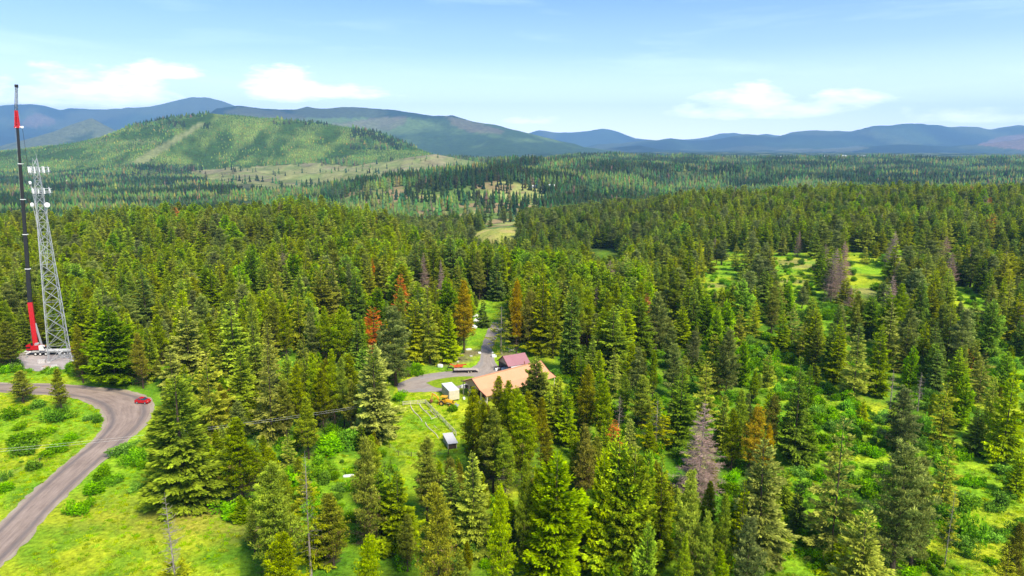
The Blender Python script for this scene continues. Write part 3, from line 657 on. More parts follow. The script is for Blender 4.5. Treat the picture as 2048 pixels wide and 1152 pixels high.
# trees read from the photograph: code, top column, top row, foot row (or -height in metres), crown width px, optional label
HERO = [
 ('X',345,752,1012,160,'broad dark olive fir on the lawn edge beside the road bend'),
 ('P',472,838,1015,112,'soft yellow green pine right of the broad lawn edge fir'),
 ('P',540,925,-24,135,'yellow green bushy pine at the right side of the lower lawn'),
 ('P',560,1064,-17,120,'small olive pine in front of the bushy lawn pine at bottom'),
 ('S',333,985,-25,70,'bare topped fir standing on the lower lawn'),
 ('Z',606,905,-24,62,'thin half dead fir right of the bushy lawn pine'),
 ('E',37,742,806,60,'small dark pine between meadow and road near the left edge'),
 ('E',112,738,826,44,'slim dark pine over bushes at the inside of the road bend'),
 ('Q',152,652,766,46,'brownish column shaped pine just right of the lattice tower'),
 ('L',213,613,768,108,'broad bright tiered fir standing above the road bend'),
 ('E',8,642,738,62,'olive pine at the left edge beside the crane'),
 ('Y',338,690,775,62,'light tipped fir behind the top of the lawn edge fir'),
 ('O',410,698,890,86,'olive fir with grey trunk showing right of the lawn edge fir'),
 ('Y',367,612,752,72,'pale tipped fir right behind the road bend trees'),
 ('Y',438,655,775,60,'bright tipped slender fir above the small rusty tree'),
 ('M',458,598,770,92,'broad dark fir with bright edges left of the straw topped fir'),
 ('R',462,763,828,25,'small rusty orange tree between firs right of the red car'),
 ('D',284,543,664,60,'dark greyish fir in the pale green pine stand left of centre'),
 ('M',156,583,705,48,'mid green fir right of the tower, leftmost of a pair'),
 ('M',183,594,705,46,'mid green fir right of the tower, rightmost of a pair'),
 ('P',316,630,742,50,None),('M',360,580,740,55,None),('M',420,535,628,45,None),('P',460,545,650,45,None),('L',500,495,600,45,None),('N',395,545,600,22,None),
 ('M',315,500,590,35,None),('M',212,495,580,38,None),('M',25,520,640,46,None),('P',10,602,700,42,None),('M',128,560,660,34,None),
 ('M',255,625,735,40,None),('P',480,640,760,55,None),('P',402,640,745,44,None),('M',500,610,740,50,None),('E',545,600,700,45,None),
 ('B',617,492,576,27,'slender blue green fir shaped pine left of centre'),
 ('M',572,530,612,46,None),('O',640,532,655,60,None),('Y',662,528,645,50,None),('B',697,528,625,26,None),('D',711,540,652,50,'dark fir in front of the small orange topped tree'),
 ('Y',767,514,612,46,None),('R',745,514,600,13,'tiny orange topped dying tree in the middle forest'),('O',738,530,615,42,None),
 ('G',848,504,592,28,'pinkish brown dead tree left of the grey dead tree behind the driveway'),
 ('G',882,518,606,26,'grey dead tree behind the driveway, right of the pinkish dead tree'),
 ('R',802,546,640,34,'pale rusty topped tree above the orange tree'),('E',800,575,690,40,None),
 ('Y',922,530,625,36,None),
 ('A',926,560,706,62,'amber and olive tree left of the driveway end'),
 ('Y',856,565,728,58,'light green fir at the left end of the driveway clearing'),
 ('M',896,615,724,46,'smaller fir between the two tall trees by the driveway'),
 ('D',967,593,655,28,'little dark fir beside the far end of the driveway'),
 ('L',752,573,655,44,'bright green fir right behind the orange dying tree'),
 ('R',746,611,712,50,'bright orange dying tree left of the driveway clearing'),
 ('B',786,612,772,88,'broad blue green pine right of the orange dying tree'),
 ('Y',592,573,705,62,None),('B',622,625,725,44,'blue green pine left of the orange dying tree'),('P',683,612,735,62,None),('P',647,612,725,46,None),
 ('Y',534,636,762,48,None),('P',566,606,720,45,None),
 ('M',945,483,592,46,None),('D',975,477,596,46,None),('N',900,468,580,34,None),('D',866,480,580,34,None),('M',1007,468,596,34,None),('D',830,470,590,40,None),('E',958,500,600,40,None),('D',992,490,602,36,None),
 ('Z',1002,610,708,52,'half bare fir standing behind the burgundy roofed shed'),
 ('A',1033,560,706,42,'yellowish fir shaped larch behind the burgundy roofed shed'),
 ('O',1084,545,706,66,'large olive fir behind the right end of the burgundy shed'),('Q',1060,580,706,46,None),('O',1108,570,715,46,None),
 ('N',1144,570,748,40,'tall narrow dark green fir behind the barn'),
 ('P',1161,555,702,46,None),('G',1196,573,645,26,'thin brown dead tree right of the narrow dark fir'),
 ('M',1228,612,748,80,'broad bright green fir right of the narrow dark fir'),
 ('R',1294,585,668,24,'slender red brown dying tree against a dark fir'),
 ('D',1280,592,716,70,'dark fir behind the slender red brown dying tree'),('B',1316,583,704,52,'pale grey green pine right of the slender red brown tree'),
 ('M',1368,612,694,42,None),('L',1414,590,684,46,None),('L',1454,598,694,46,None),('P',1329,530,622,44,None),('P',1350,543,640,44,None),
 ('Y',1229,696,795,46,None),('B',1277,695,795,48,'pale silvery pine right of the barn clearing'),('P',1309,700,800,32,None),('B',1350,687,795,56,None),
 ('D',1366,728,895,80,'dark green light tipped fir left of the purplish dead tree'),('Y',1414,718,850,58,None),('Y',1429,667,792,62,None),('B',1460,658,800,54,None),
 ('L',1488,678,772,36,None),
 ('Q',1174,733,885,68,'brownish olive pine right of the barn'),
 ('V',1073,714,850,78,'dark cone laden fir standing in front of the barn roof'),
 ('O',1117,752,862,58,None),('M',1166,785,866,28,'slim green fir in front of the brownish pine right of the barn'),('P',1287,750,858,72,None),
 ('K',1239,790,862,28,'thin reddish grey snag among olive pines right of the barn'),
 ('R',1228,838,925,36,'rusty brown tree directly below the thin reddish snag'),
 ('Y',1261,835,940,48,None),('Z',1316,798,905,62,None),('P',1302,846,935,42,None),
 ('Q',1172,850,1008,72,'brown olive pine below the rusty brown tree'),('Q',1094,860,968,52,None),('E',1195,870,1000,50,None),
 ('G',1406,800,1006,116,'big purplish grey dead tree in the right foreground'),
 ('P',1471,818,945,50,None),('M',1449,790,905,50,None),
 ('A',1514,811,955,62,'amber yellow tree right of the big dead tree'),('A',1540,850,960,40,None),('B',1499,788,880,28,None),('P',1511,740,805,30,None),
 ('E',996,754,885,60,'pine poking up before the barn roof, left one of two'),('E',1020,762,900,56,'pine poking up before the barn roof, right one of two'),
 ('P',1046,790,980,92,'broad green pine directly in front of the barn'),('Q',1083,795,905,46,None),
 ('E',946,775,950,76,'olive pine between the small shed and the barn porch'),('E',985,815,985,84,None),('P',1010,860,1000,70,None),
 ('P',1034,774,945,64,None),('P',1010,778,940,60,None),('E',1058,784,930,62,None),('M',1098,772,880,60,None),('M',1134,768,890,50,None),('E',966,800,975,60,None),
 ('J',1540,704,772,28,None),('D',1606,716,925,72,'tall dark blue green fir alone on the right slope'),('D',1622,730,920,50,None),
 ('M',1683,640,765,46,None),('Y',1722,650,798,76,'big light tipped fir above the right hand slope'),('O',1611,640,716,42,None),('M',1637,645,738,42,None),('M',1567,620,708,42,None),
 ('M',1766,650,792,52,None),('L',1828,692,782,32,None),('M',1853,647,752,42,None),('O',1818,640,745,42,None),('N',1878,700,792,32,None),('M',1923,694,785,42,None),
 ('R',1941,694,748,18,'small rusty tree among green firs near the right edge'),
 ('Y',1971,702,805,54,None),('L',2018,702,792,38,None),
 ('K',1789,740,818,26,'leaning grey snag above the right slope, left of two'),('K',1845,743,822,24,'grey snag above the right slope, right of two'),
 ('B',1811,775,910,78,'large grey green pine in the middle of the right slope'),('Y',1896,756,892,58,None),('L',1933,747,855,38,None),('M',1961,805,905,46,None),('M',1993,755,885,44,None),
 ('M',2030,738,925,70,'broad mid green fir near the right edge above the shrubby slope'),
 ('J',1728,797,842,20,None),
 ('Y',1690,828,1112,112,'tall straw tipped fir in the right foreground clearing'),
 ('B',1816,890,1148,135,'biggest grey green pine, right foreground'),('B',1850,915,1140,90,None),('Y',1901,866,1022,58,'pale topped fir behind the biggest pine'),
 ('Z',1911,977,1136,34,'thin sparse fir right of the biggest pine'),
 ('Y',1733,1022,-20,118,'yellow pale fir at the bottom right of centre'),('Y',2020,1090,-14,62,'whitish green fir in the bottom right corner'),
 ('Y',1538,878,-25,112,'tall straw coloured spruce like fir right of the dead tree'),
 ('D',1601,958,1078,38,'dark narrow fir behind the straw coloured fir'),('Y',1690,1090,-14,62,None),('M',2046,888,992,44,None),('Q',2042,1045,-16,70,None),
 ('L',1113,905,-26,132,'bright green fir with clumped fans, bottom centre'),
 ('V',1238,875,-27,120,'huge deep green fir, bottom centre right'),('V',1270,892,-26,110,'second top of the huge deep green fir group'),('V',1211,898,-25,70,None),
 ('L',1298,896,-23,52,None),('M',1328,910,-22,76,None),
 ('P',1387,942,-23,88,'yellow green pine below the big dead tree'),('P',1412,1020,-17,62,None),('P',1452,985,-20,64,None),
 ('B',1502,1036,-17,84,'pale blue green pine at the bottom, below the straw fir'),('L',1296,1046,-17,56,None),('P',1371,1070,-14,48,None),('P',1447,1102,-12,52,None),('M',1488,960,-18,50,None),
 ('L',1232,1132,-9,46,None),
 ('E',728,874,1108,88,'tall olive pine with bare lower trunk, bottom left of centre'),('P',735,1072,-15,78,None),
 ('E',850,876,1042,84,'olive pine below the small metal roofed shed'),('Q',875,966,-24,114,'broad brownish yellow pine at bottom centre'),
 ('M',946,902,1105,80,'bright layered fir left of the grey snag'),('K',1008,932,1004,34,'short grey snag among dark pines, bottom centre'),
 ('P',1000,976,-24,90,None),('P',1056,920,-24,62,None),('P',1074,932,-23,60,None),('P',920,1110,-12,58,None),
 ('Y',529,684,882,86,'tall straw topped fir left of the notable garden fir'),('P',610,793,918,62,'yellow topped pine under the power line'),
 ('Y',746,686,880,94,'tall light green fir at the left side of the garden meadow'),
 ('P',662,697,856,46,None),('P',682,714,856,42,None),('P',624,706,855,52,None),('Y',604,664,805,42,None),('P',590,730,860,50,None),('E',640,740,865,48,None),
 ('M',475,695,830,60,None),('M',505,645,790,50,None),('E',565,760,880,50,None),('E',700,760,870,46,None),
]

# ------------------------------------------------------------------ road, drive, pads
def m_road(name, c, c2, ruts=None, grit=.35):
    m = bpy.data.materials.new(name); m.use_nodes = True; nt = m.node_tree; b = nt.nodes['Principled BSDF']
    tc = N(nt, 'ShaderNodeTexCoord'); uv = N(nt, 'ShaderNodeUVMap'); sp = N(nt, 'ShaderNodeSeparateXYZ'); nt.links.new(tc.outputs['UV'], sp.inputs[0])
    n1 = N(nt, 'ShaderNodeTexNoise', i_Scale=1.4, i_Detail=7, i_Roughness=.75); nt.links.new(tc.outputs['Object'], n1.inputs['Vector'])
    n2 = N(nt, 'ShaderNodeTexNoise', i_Scale=.12, i_Detail=5, i_Roughness=.6); nt.links.new(tc.outputs['Object'], n2.inputs['Vector'])
    # long streaks that follow the carriageway
    cm = N(nt, 'ShaderNodeCombineXYZ'); nt.links.new(math_n(nt, 'MULTIPLY', sp.outputs[0], 11), cm.inputs[0]); nt.links.new(math_n(nt, 'MULTIPLY', sp.outputs[1], .9), cm.inputs[1])
    n3 = N(nt, 'ShaderNodeTexNoise', i_Scale=1.0, i_Detail=4, i_Roughness=.6, i_Distortion=.3); nt.links.new(cm.outputs[0], n3.inputs['Vector'])
    f = math_n(nt, 'ADD', math_n(nt, 'MULTIPLY', n2.outputs['Fac'], .5), math_n(nt, 'MULTIPLY', n3.outputs['Fac'], .9))
    mr = N(nt, 'ShaderNodeMapRange', i_1=.48, i_2=.92); nt.links.new(f, mr.inputs[0])
    o = mixc(nt, mr.outputs[0], c, c2)
    if ruts:
        # dark grey tracks near both edges, pale worn middle
        e = math_n(nt, 'ABSOLUTE', math_n(nt, 'SUBTRACT', sp.outputs[0], .5))
        d = math_n(nt, 'SUBTRACT', 1.0, math_n(nt, 'MULTIPLY', math_n(nt, 'ABSOLUTE', math_n(nt, 'SUBTRACT', e, .36)), 9.0), clamp=True)
        o = mixc(nt, math_n(nt, 'MULTIPLY', d, .75), o, ruts)
    v = math_n(nt, 'ADD', 1-grit*.5, math_n(nt, 'MULTIPLY', n1.outputs['Fac'], grit))
    hs = N(nt, 'ShaderNodeHueSaturation'); nt.links.new(o, hs.inputs['Color']); nt.links.new(v, hs.inputs['Value']); nt.links.new(hs.outputs[0], b.inputs['Base Color'])
    b.inputs['Roughness'].default_value = .95; b.inputs['Specular IOR Level'].default_value = .1
    bp = N(nt, 'ShaderNodeBump', i_Strength=.5, i_Distance=.08); nt.links.new(n1.outputs['Fac'], bp.inputs['Height']); nt.links.new(bp.outputs[0], b.inputs['Normal'])
    return m
def catmull(P, n=8):
    P = [np.array(p, float) for p in P]; P = [2*P[0]-P[1]] + P + [2*P[-1]-P[-2]]; out = []
    for i in range(1, len(P)-2):
        a, b, c, d = P[i-1:i+3]
        for k in range(n):
            t = k/n; out.append(.5*((2*b)+(c-a)*t+(2*a-5*b+4*c-d)*t*t+(3*b-a-3*c+d)*t**3))
    out.append(P[-2]); return np.array(out)
ROADS = []
def strip(name, Lp, Rp, z, mt, lab, cross=10, px=True, rag=0.0, seed=0):
    L = catmull([ground_at(*p)[:2] if px else p for p in Lp]); R = catmull([ground_at(*p)[:2] if px else p for p in Rp])
    if len(L) != len(R):
        k = np.linspace(0, 1, len(L)); q = np.linspace(0, 1, len(R)); R = np.stack([np.interp(k, q, R[:, 0]), np.interp(k, q, R[:, 1])], -1)
    if rag:
        r = np.random.default_rng(seed); L = L + r.normal(0, rag, L.shape); R = R + r.normal(0, rag, R.shape)
    n = len(L); dist = np.concatenate([[0], np.cumsum(np.linalg.norm(np.diff((L+R)/2, axis=0), axis=1))])
    t = np.linspace(0, 1, cross); G = L[:, None]*(1-t)[None, :, None] + R[:, None]*t[None, :, None]
    V = np.concatenate([G, np.full(G.shape[:2]+(1,), z)], -1).reshape(-1, 3)
    idx = np.arange(n*cross).reshape(n, cross); Q = np.stack([idx[:-1, :-1], idx[:-1, 1:], idx[1:, 1:], idx[1:, :-1]], -1).reshape(-1, 4)
    me = np_mesh(name, V, Q, mt, smooth=True); uvl = me.uv_layers.new(name='UVMap')
    uv = np.stack(np.broadcast_arrays(t[None, :], dist[:, None]/6), -1).reshape(-1, 2)[Q.ravel()]; uvl.data.foreach_set('uv', uv.astype(np.float32).ravel())
    o = link(name, me); tag(o, lab, 'road', kind='structure')
    ROADS.append([tuple(p) for p in L] + [tuple(p) for p in R[::-1]])
    # make sure the sheet lies on top
    nv = me.polygons[0].normal
    if nv.z < 0: me.flip_normals()
    return o
M_ROAD = m_road('road_surface', (.22, .165, .135), (.40, .31, .25), (.150, .132, .128))
M_SHOULD = m_road('road_shoulder', (.30, .24, .17), (.42, .36, .27), grit=.8)
M_DRIVE = m_road('drive_gravel', (.28, .23, .19), (.42, .36, .31), (.30, .28, .27), grit=.5)
INNER = [(-330,1420),(-160,1220),(-60,1110),(0,1052),(60,993),(130,930),(185,885),(210,855),(213,835),(200,815),(170,800),(130,792),(80,788),(0,784),(-110,782),(-260,786)]
OUTER = [(-180,1420),(-80,1235),(-20,1150),(40,1090),(110,1010),(180,942),(240,890),(285,850),(300,820),(290,797),(250,783),(190,776),(120,770),(0,767),(-110,764),(-260,766)]
def off(P, Q, k): return [(p[0]+(p[0]-q[0])*k, p[1]+(p[1]-q[1])*k) for p, q in zip(P, Q)]
strip('road_shoulder', off(INNER, OUTER, .09), off(OUTER, INNER, .10), .035, M_SHOULD, 'gravelly shoulder along both sides of the curving road', rag=.22, seed=3)
strip('road', INNER, OUTER, .05, M_ROAD, 'curving grey brown paved road on the left with darker wheel tracks', cross=14)
strip('driveway', [(793,768),(835,752),(885,744),(935,738),(958,722),(962,700),(968,680),(975,660),(985,645)], [(797,785),(850,784),(905,780),(965,762),(1003,748),(990,722),(984,700),(992,680),(998,662),(996,645)], .04, M_DRIVE, 'gravel driveway running from the house back into the woods', rag=.15, seed=5)
# green island between the two arms of the drive
isl = catmull([(852,766),(870,760),(900,755),(930,753),(950,755),(935,766),(905,774),(875,776),(852,766)], 6)
g_ = [ground_at(*p)[:2] for p in isl]
M_ISL = mat('island_grass', (.20, .36, .015), 1, noise=.35, scale=.8, c2=(.32, .42, .02), bump=.6, spec=.05)
me = bpy.data.meshes.new('grass_island'); me.from_pydata([(x, y, .07) for x, y in g_[:-1]], [], [tuple(range(len(g_)-1))]); me.materials.append(M_ISL)
if me.polygons[0].normal.z < 0: me.flip_normals()
tag(link('grass_island', me), 'small green lawn island inside the driveway loop', 'lawn', kind='structure')
pad = [ground_at(*p)[:2] for p in [(28,712),(60,702),(145,700),(150,728),(120,740),(70,742),(30,728)]]
r = np.random.default_rng(8); pc_ = catmull(pad + pad[:1], 6)[:-1]; pc_ = pc_ + r.normal(0, .3, pc_.shape)
me = bpy.data.meshes.new('gravel_pad'); me.from_pydata([(x, y, .045) for x, y in pc_], [], [tuple(range(len(pc_)))]); me.materials.append(m_road('pad_gravel', (.30, .26, .25), (.48, .43, .41), grit=.8))
if me.polygons[0].normal.z < 0: me.flip_normals()
me.uv_layers.new(name='UVMap')
tag(link('gravel_pad', me), 'bare grey gravel pad under the lattice tower and crane', 'gravel', kind='structure'); ROADS.append([tuple(p) for p in pc_])
def on_road(x, y):
    m = np.zeros(np.shape(x), bool)
    for pl in ROADS: m |= inside(pl, x, y)
    return m

# ------------------------------------------------------------------ where the trees stand
rg = np.random.default_rng(5)
DEF_W = {'M': .33, 'Y': .34, 'O': .33, 'D': .31, 'L': .36, 'N': .20, 'P': .34, 'Q': .34, 'B': .40, 'E': .36, 'A': .32, 'R': .27, 'G': .33, 'K': .2, 'S': .28, 'J': .45, 'F': .45, 'X': .5, 'Z': .28, 'V': .4}
TREES = []      # X, Y, z, H, width, code, label
def place_px(px, top, foot):
    """foot > 0: row where the tree stands; < 0: its height in metres"""
    if foot > 0:
        Y = CAM_Z/math.tan(PITCH - math.atan((576-foot)/F))
        for _ in range(6):
            zt = float(zrow(top, Y)); X = (px-1024)*(Y*CP-(zt-CAM_Z)*SP)/F
            z = float(terrain(X, Y)); Y = (CAM_Z-z)/math.tan(PITCH - math.atan((576-foot)/F))
    else:
        z = 0.0
        for _ in range(4):
            Y = (CAM_Z - (z-foot))/math.tan(PITCH - math.atan((576-top)/F)); zt = z-foot
            X = (px-1024)*(Y*CP-(zt-CAM_Z)*SP)/F; z = float(terrain(X, Y))
    return X, Y, z, float(zrow(top, Y)) - z
for (c, px, top, foot, w, lab) in HERO:
    X, Y, z, H = place_px(px, top, foot)
    dep = Y*CP-(z+H*.4-CAM_Z)*SP
    TREES.append([X, Y, z, H, w*dep/F, c, lab])
NH = len(TREES)

BW, BH = 512, 288
lim = np.zeros((BH, BW))                    # a tree nearer than this may not cover the pixel
yy_, xx_ = np.mgrid[0:BH, 0:BW]; bx, by = xx_*4+2, yy_*4+2
def stamp(poly, val): m = inside(poly, bx, by); lim[m] = np.maximum(lim[m], val)
for t in TREES:
    X, Y, z, H, w = t[:5]
    tx, ty, _ = project(X, Y, z+H); b0, b1, d0 = project(X, Y, z+H*.22); hw = w*F/d0/2*.8
    stamp([(tx, ty-1), (b0+hw, b1), (b0-hw, b1)], Y)
INF = 1e5
VIS = [([(1490,690),(1540,690),(1620,765),(1760,805),(1900,890),(2048,930),(2048,1090),(1930,1080),(1890,950),(1780,890),(1640,850),(1560,790)], INF),
 ([(0,772),(60,762),(150,765),(250,778),(300,792),(318,830),(270,900),(282,1000),(330,1018),(400,1040),(470,1040),(480,1152),(0,1152)], INF),
 ([(0,748),(150,748),(270,775),(280,795),(0,785)], INF),
 ([(815,770),(805,752),(850,738),(885,705),(925,700),(960,695),(975,650),(968,620),(975,597),(1015,592),(1018,640),(1000,665),(995,705),(1050,700),(1066,722),(1100,730),(1135,750),(1150,790),(1130,800),(1110,760),(1050,775),(975,800),(915,830),(925,870),(915,900),(870,915),(800,930),(765,905),(790,850),(795,790)], INF),
 ([(40,560),(60,180),(75,180),(100,330),(105,420),(150,700),(150,738),(25,738),(30,690),(48,600),(28,180),(48,180)], 253), ([(25,590),(150,590),(150,740),(25,740)], 253),
 ([(615,925),(695,915),(705,950),(620,965)], INF),
 ([(1500,690),(1535,700),(1562,745),(1560,770),(1500,730)], INF),
 ([(1640,780),(1690,790),(1760,815),(1790,850),(1795,900),(1740,915),(1700,850),(1650,830)], INF),
 ([(1555,890),(1650,900),(1650,1000),(1600,1010),(1570,960)], INF), ([(1905,905),(2048,960),(2048,1040),(1980,1085),(1940,1060),(1915,960)], INF),
 ([(1745,930),(1790,900),(1800,960),(1760,1010)], INF),
 ([(1545,520),(1625,516),(1640,535),(1610,560),(1570,565)], INF), ([(1700,530),(1750,520),(1780,540),(1745,590),(1715,570)], INF),
 ([(1400,552),(1465,545),(1490,562),(1410,572)], INF), ([(1900,560),(1950,565),(1970,600),(1920,595)], INF),
 ([(932,466),(1000,448),(1036,440),(1032,470),(970,478)], INF), ([(378,520),(400,505),(402,532),(385,535)], INF), ([(1195,425),(1207,420),(1208,440),(1196,440)], INF),
 ([(1160,495),(1230,490),(1255,515),(1200,510)], INF), ([(1310,375),(1290,378),(1300,372)], INF), ([(562,452),(580,452),(580,464),(562,464)], 560)]
for pl, v in VIS: stamp(pl, v)

# running horizon of bare terrain, for leaving out what no viewpoint nearby could see
ROWMIN = np.minimum.accumulate(PRow[YY[:, 0] > 100], axis=0); YV = YY[:, 0][YY[:, 0] > 100]
def hidden(X, Y, top, margin=8):
    u = 1024 + F/CP*X/Y
    i = np.clip(np.searchsorted(YV, Y*.985)-1, 0, len(YV)-1); j = np.clip(np.searchsorted(us, u), 0, len(us)-1)
    return project(X, Y, top)[1] > ROWMIN[i, j] + margin

def grid_pts(Y0, Y1, cell, u0=-130, u1=2180, seed=1):
    r = np.random.default_rng(seed); out = []
    ny = int((Y1-Y0)/cell)
    for k in range(ny):
        Y = Y0 + k*cell; xa, xb = (u0-1024)*CP/F*Y, (u1-1024)*CP/F*Y; n = int((xb-xa)/cell)
        X = xa + (np.arange(n)+.5*(k % 2))*cell + r.uniform(-.42, .42, n)*cell
        out.append(np.stack([X, Y + r.uniform(-.42, .42, n)*cell], -1))
    P = np.concatenate(out); r.shuffle(P); return P
def density(X, Y, px, row):
    d = .97
    if Y < 620:
        for i, pl in enumerate(OPEN):
            if inside(pl, px, row): return {0: 0, 1: 0, 2: 0, 3: .05, 4: .28, 5: 0}[i]
        if Y < 330 and px > 1480: d = .2
        elif Y < 460 and px > 1300: d = .30
        elif Y < 230: d = .7
    if 600 < Y < 1000 and inside([(920,470),(960,462),(1000,448),(1045,435),(1045,490),(940,490)], px, row): return .05
    if Y > 850 and inside([(640,420),(700,385),(800,372),(880,385),(1000,360),(1090,375),(1100,440),(1000,460),(860,450)], px, row):
        return .15
    if 620 < Y < 900 and px < 1100: d = .75
    if Y < 900 and px > 1250 and Y > 420: d = 1.0
    return d
MIX = {  # region -> codes and weights
 'left':  (['P','M','B','Y','O','D','L','E','R'], [.20,.27,.11,.11,.08,.10,.10,.04,.006]),
 'mid':   (['M','D','O','P','Y','L','B','E','R','G'], [.27,.10,.13,.13,.11,.14,.07,.05,.006,.004]),
 'lime':  (['L','M','P','D','Y'], [.32,.26,.22,.12,.08]),
 'right': (['M','O','D','Y','B','P','N','E','R','G','L'], [.29,.14,.17,.12,.11,.05,.04,.04,.008,.010,.07]),
 'rsparse': (['O','M','Y','B','D','E','N','G','R'], [.22,.20,.16,.16,.08,.08,.03,.055,.015]),
 'front': (['P','Q','M','L','E','Y','D','F','B'], [.26,.13,.16,.10,.12,.10,.04,.05,.04]),
 'slope': (['D','B','O','M'], [.4,.3,.15,.15]),
 'near_right': (['F','J','M','Y','P'], [.35,.25,.2,.1,.1])}
MIX = {k: (v[0], np.cumsum(np.array(v[1])/sum(v[1]))) for k, v in MIX.items()}
acc = {}
def try_place(X, Y, small=False):
    z = float(terrain(X, Y)); px, row, dep = project(X, Y, z)
    if row > 1300 or px < -120 or px > 2170: return
    if rg.random() > density(X, Y, px, row): return
    cl = fbm(X/55, Y/55, 77, 2)
    reg = 'left' if px < 560 else ('mid' if px < 1290 else 'right')
    if (Y > 850 and px < 1250) or (Y > 560 and 840 < px < 1330): reg = 'slope'
    elif 250 < Y < 620 and 700 < px < 1300 and cl > .5: reg = 'lime'
    elif Y < 215: reg = 'front'
    if Y < 600 and (inside(OPEN[4], px, row)): reg = 'rsparse'
    if Y < 330 and inside(OPEN[3], px, row): reg = 'near_right'
    codes, cum = MIX[reg]; c = codes[min(len(codes)-1, int(np.searchsorted(cum, rg.random())))]
    if c == 'R' and Y < 430: c = 'M'
    H = {'front': 17, 'left': 20.5, 'near_right': 9, 'right': 20.5, 'rsparse': 21}.get(reg, 22.5)*rg.uniform(.66, 1.14)
    if Y > 420: H *= 1.17
    if c in 'JF': H = rg.uniform(5, 10)
    w = H*DEF_W[c]*rg.uniform(1.0, 1.4)*(1.28 if Y > 300 else 1.1)
    # own spot
    key = (int(X//4), int(Y//4))
    for i in (-1, 0, 1):
        for j in (-1, 0, 1):
            for (a, b) in acc.get((key[0]+i, key[1]+j), ()):
                if (a-X)**2+(b-Y)**2 < (3.4 if Y > 215 else 4.0)**2: return
    # do not stand in front of what the photograph shows; try a lower tree before giving up
    for tries in range(3):
        tx, ty, _ = project(X, Y, z+H); hw = w*F/dep/2*.85
        bad = tot = 0
        for s in (.02, .15, .3, .45, .6, .75, .9):
            yy = ty + (row-ty)*s; xx = tx + (px-tx)*s; h2 = hw*min(s, .8)
            for q in (-1, 0, 1):
                i, j = int(yy//4), int((xx+q*h2)//4)
                if 0 <= i < BH and 0 <= j < BW: tot += 1; bad += lim[i, j] > Y + 1
        if tot == 0 or bad/tot <= .10: break
        H *= .62; w *= .66
        if H < 5: return
    else: return
    acc.setdefault(key, []).append((X, Y)); TREES.append([X, Y, z, H, w, c, None])
    if Y < 520:
        b0, b1, d0 = project(X, Y, z+H*.45); hh = w*F/d0/2*.5; stamp([(tx, ty+2), (b0+hh, b1), (b0-hh, b1)], Y)
for t in TREES: acc.setdefault((int(t[0]//4), int(t[1]//4)), []).append((t[0], t[1]))
P1 = grid_pts(112, 420, 5.6, seed=2); P2 = grid_pts(420, 1120, 9.2, seed=3)
P1 = P1[np.argsort(P1[:, 1])]
zz2 = terrain(P2[:, 0], P2[:, 1]); P2 = P2[~hidden(P2[:, 0], P2[:, 1], zz2+24)]
for X, Y in P1: try_place(X, Y)
for X, Y in P2: try_place(X, Y)
print('TREES', len(TREES), 'heroes', NH)

# ------------------------------------------------------------------ build the trees
BARE = set('GK')
def family(c, i): f = KIND[c][0]; return f[i % len(f)]
def vis_size(t): return t[3]/t[1]
byname = {}
for i, t in enumerate(TREES): byname.setdefault(KIND[t[5]][2], []).append(i)
single = set(range(NH))
for nm, ids in byname.items():
    ids = sorted(ids, key=lambda i: (i >= NH, -vis_size(TREES[i])))
    if nm in ('fir_tree', 'pine_tree'): ids = ids[:298 if nm == 'fir_tree' else 298]
    single |= set(ids)
GROUPS = {'fir_tree': 'firs of the forest', 'pine_tree': 'pines of the forest', 'dead_tree': 'dead trees among the green ones', 'dying_tree': 'rusty dying trees', 'larch_tree': 'amber coloured trees'}
LAND = [(65, 560, 'the red crane'), (95, 520, 'the lattice tower'), (285, 800, 'the red car'), (345, 880, 'the lawn edge fir'), (735, 680, 'the orange dying tree'), (1040, 765, 'the orange barn roof'),
        (1030, 715, 'the burgundy shed'), (898, 785, 'the cream container'), (930, 735, 'the flatbed trailer'), (1406, 900, 'the big dead tree'), (1606, 820, 'the lone dark fir'), (1115, 1030, 'the bright fan fir'),
        (1816, 1000, 'the biggest pine'), (1144, 650, 'the narrow dark fir'), (870, 850, 'the garden fence'), (990, 640, 'the gravel drive'), (1590, 545, 'the tan clearing'), (1780, 560, 'the far right clearing'),
        (980, 460, 'the yellow field'), (390, 515, 'the small bright clearing'), (1294, 620, 'the red tree'), (848, 545, 'the pinkish dead tree')]
used = set()
def auto_label(t, i):
    c = t[5]; base = KIND[c][4]; cat = KIND[c][3]
    px, row, _ = project(t[0], t[1], t[2]+t[3]*.7)
    h = 'tiny' if t[3] < 7 else 'short' if t[3] < 12 else 'mid sized' if t[3] < 19 else 'tall'
    if 'small' in base: h = ''
    b = min(LAND, key=lambda l: (l[0]-px)**2 + ((l[1]-row)*1.3)**2); dx, dy = px-b[0], row-b[1]
    v = 'above' if dy < 0 else 'below'; s = 'left' if dx < 0 else 'right'
    rel = (f'{s} of' if abs(dx) > 2.4*abs(dy) else v if abs(dy) > 2.4*abs(dx) else f'{v} and {s} of')
    for fmt in ('{h} {base} {cat} {rel} {b}', '{h} {base} {cat} {rel} {b}, {x} percent across the photo', '{h} {base} {cat} {rel} {b}, {x} across, {y} down', ):
        l = ' '.join(fmt.format(h=h, base=base, cat='' if cat in base else cat, rel=rel, b=b[2], x=round(px/20.48), y=round(row/11.52)).split())
        if l not in used: break
    else:
        l = ' '.join(f'{h} {base} {cat} {b[2]} side, {px/20.48:.1f} across, {row/11.52:.1f} down'.split())
    used.add(l); return l
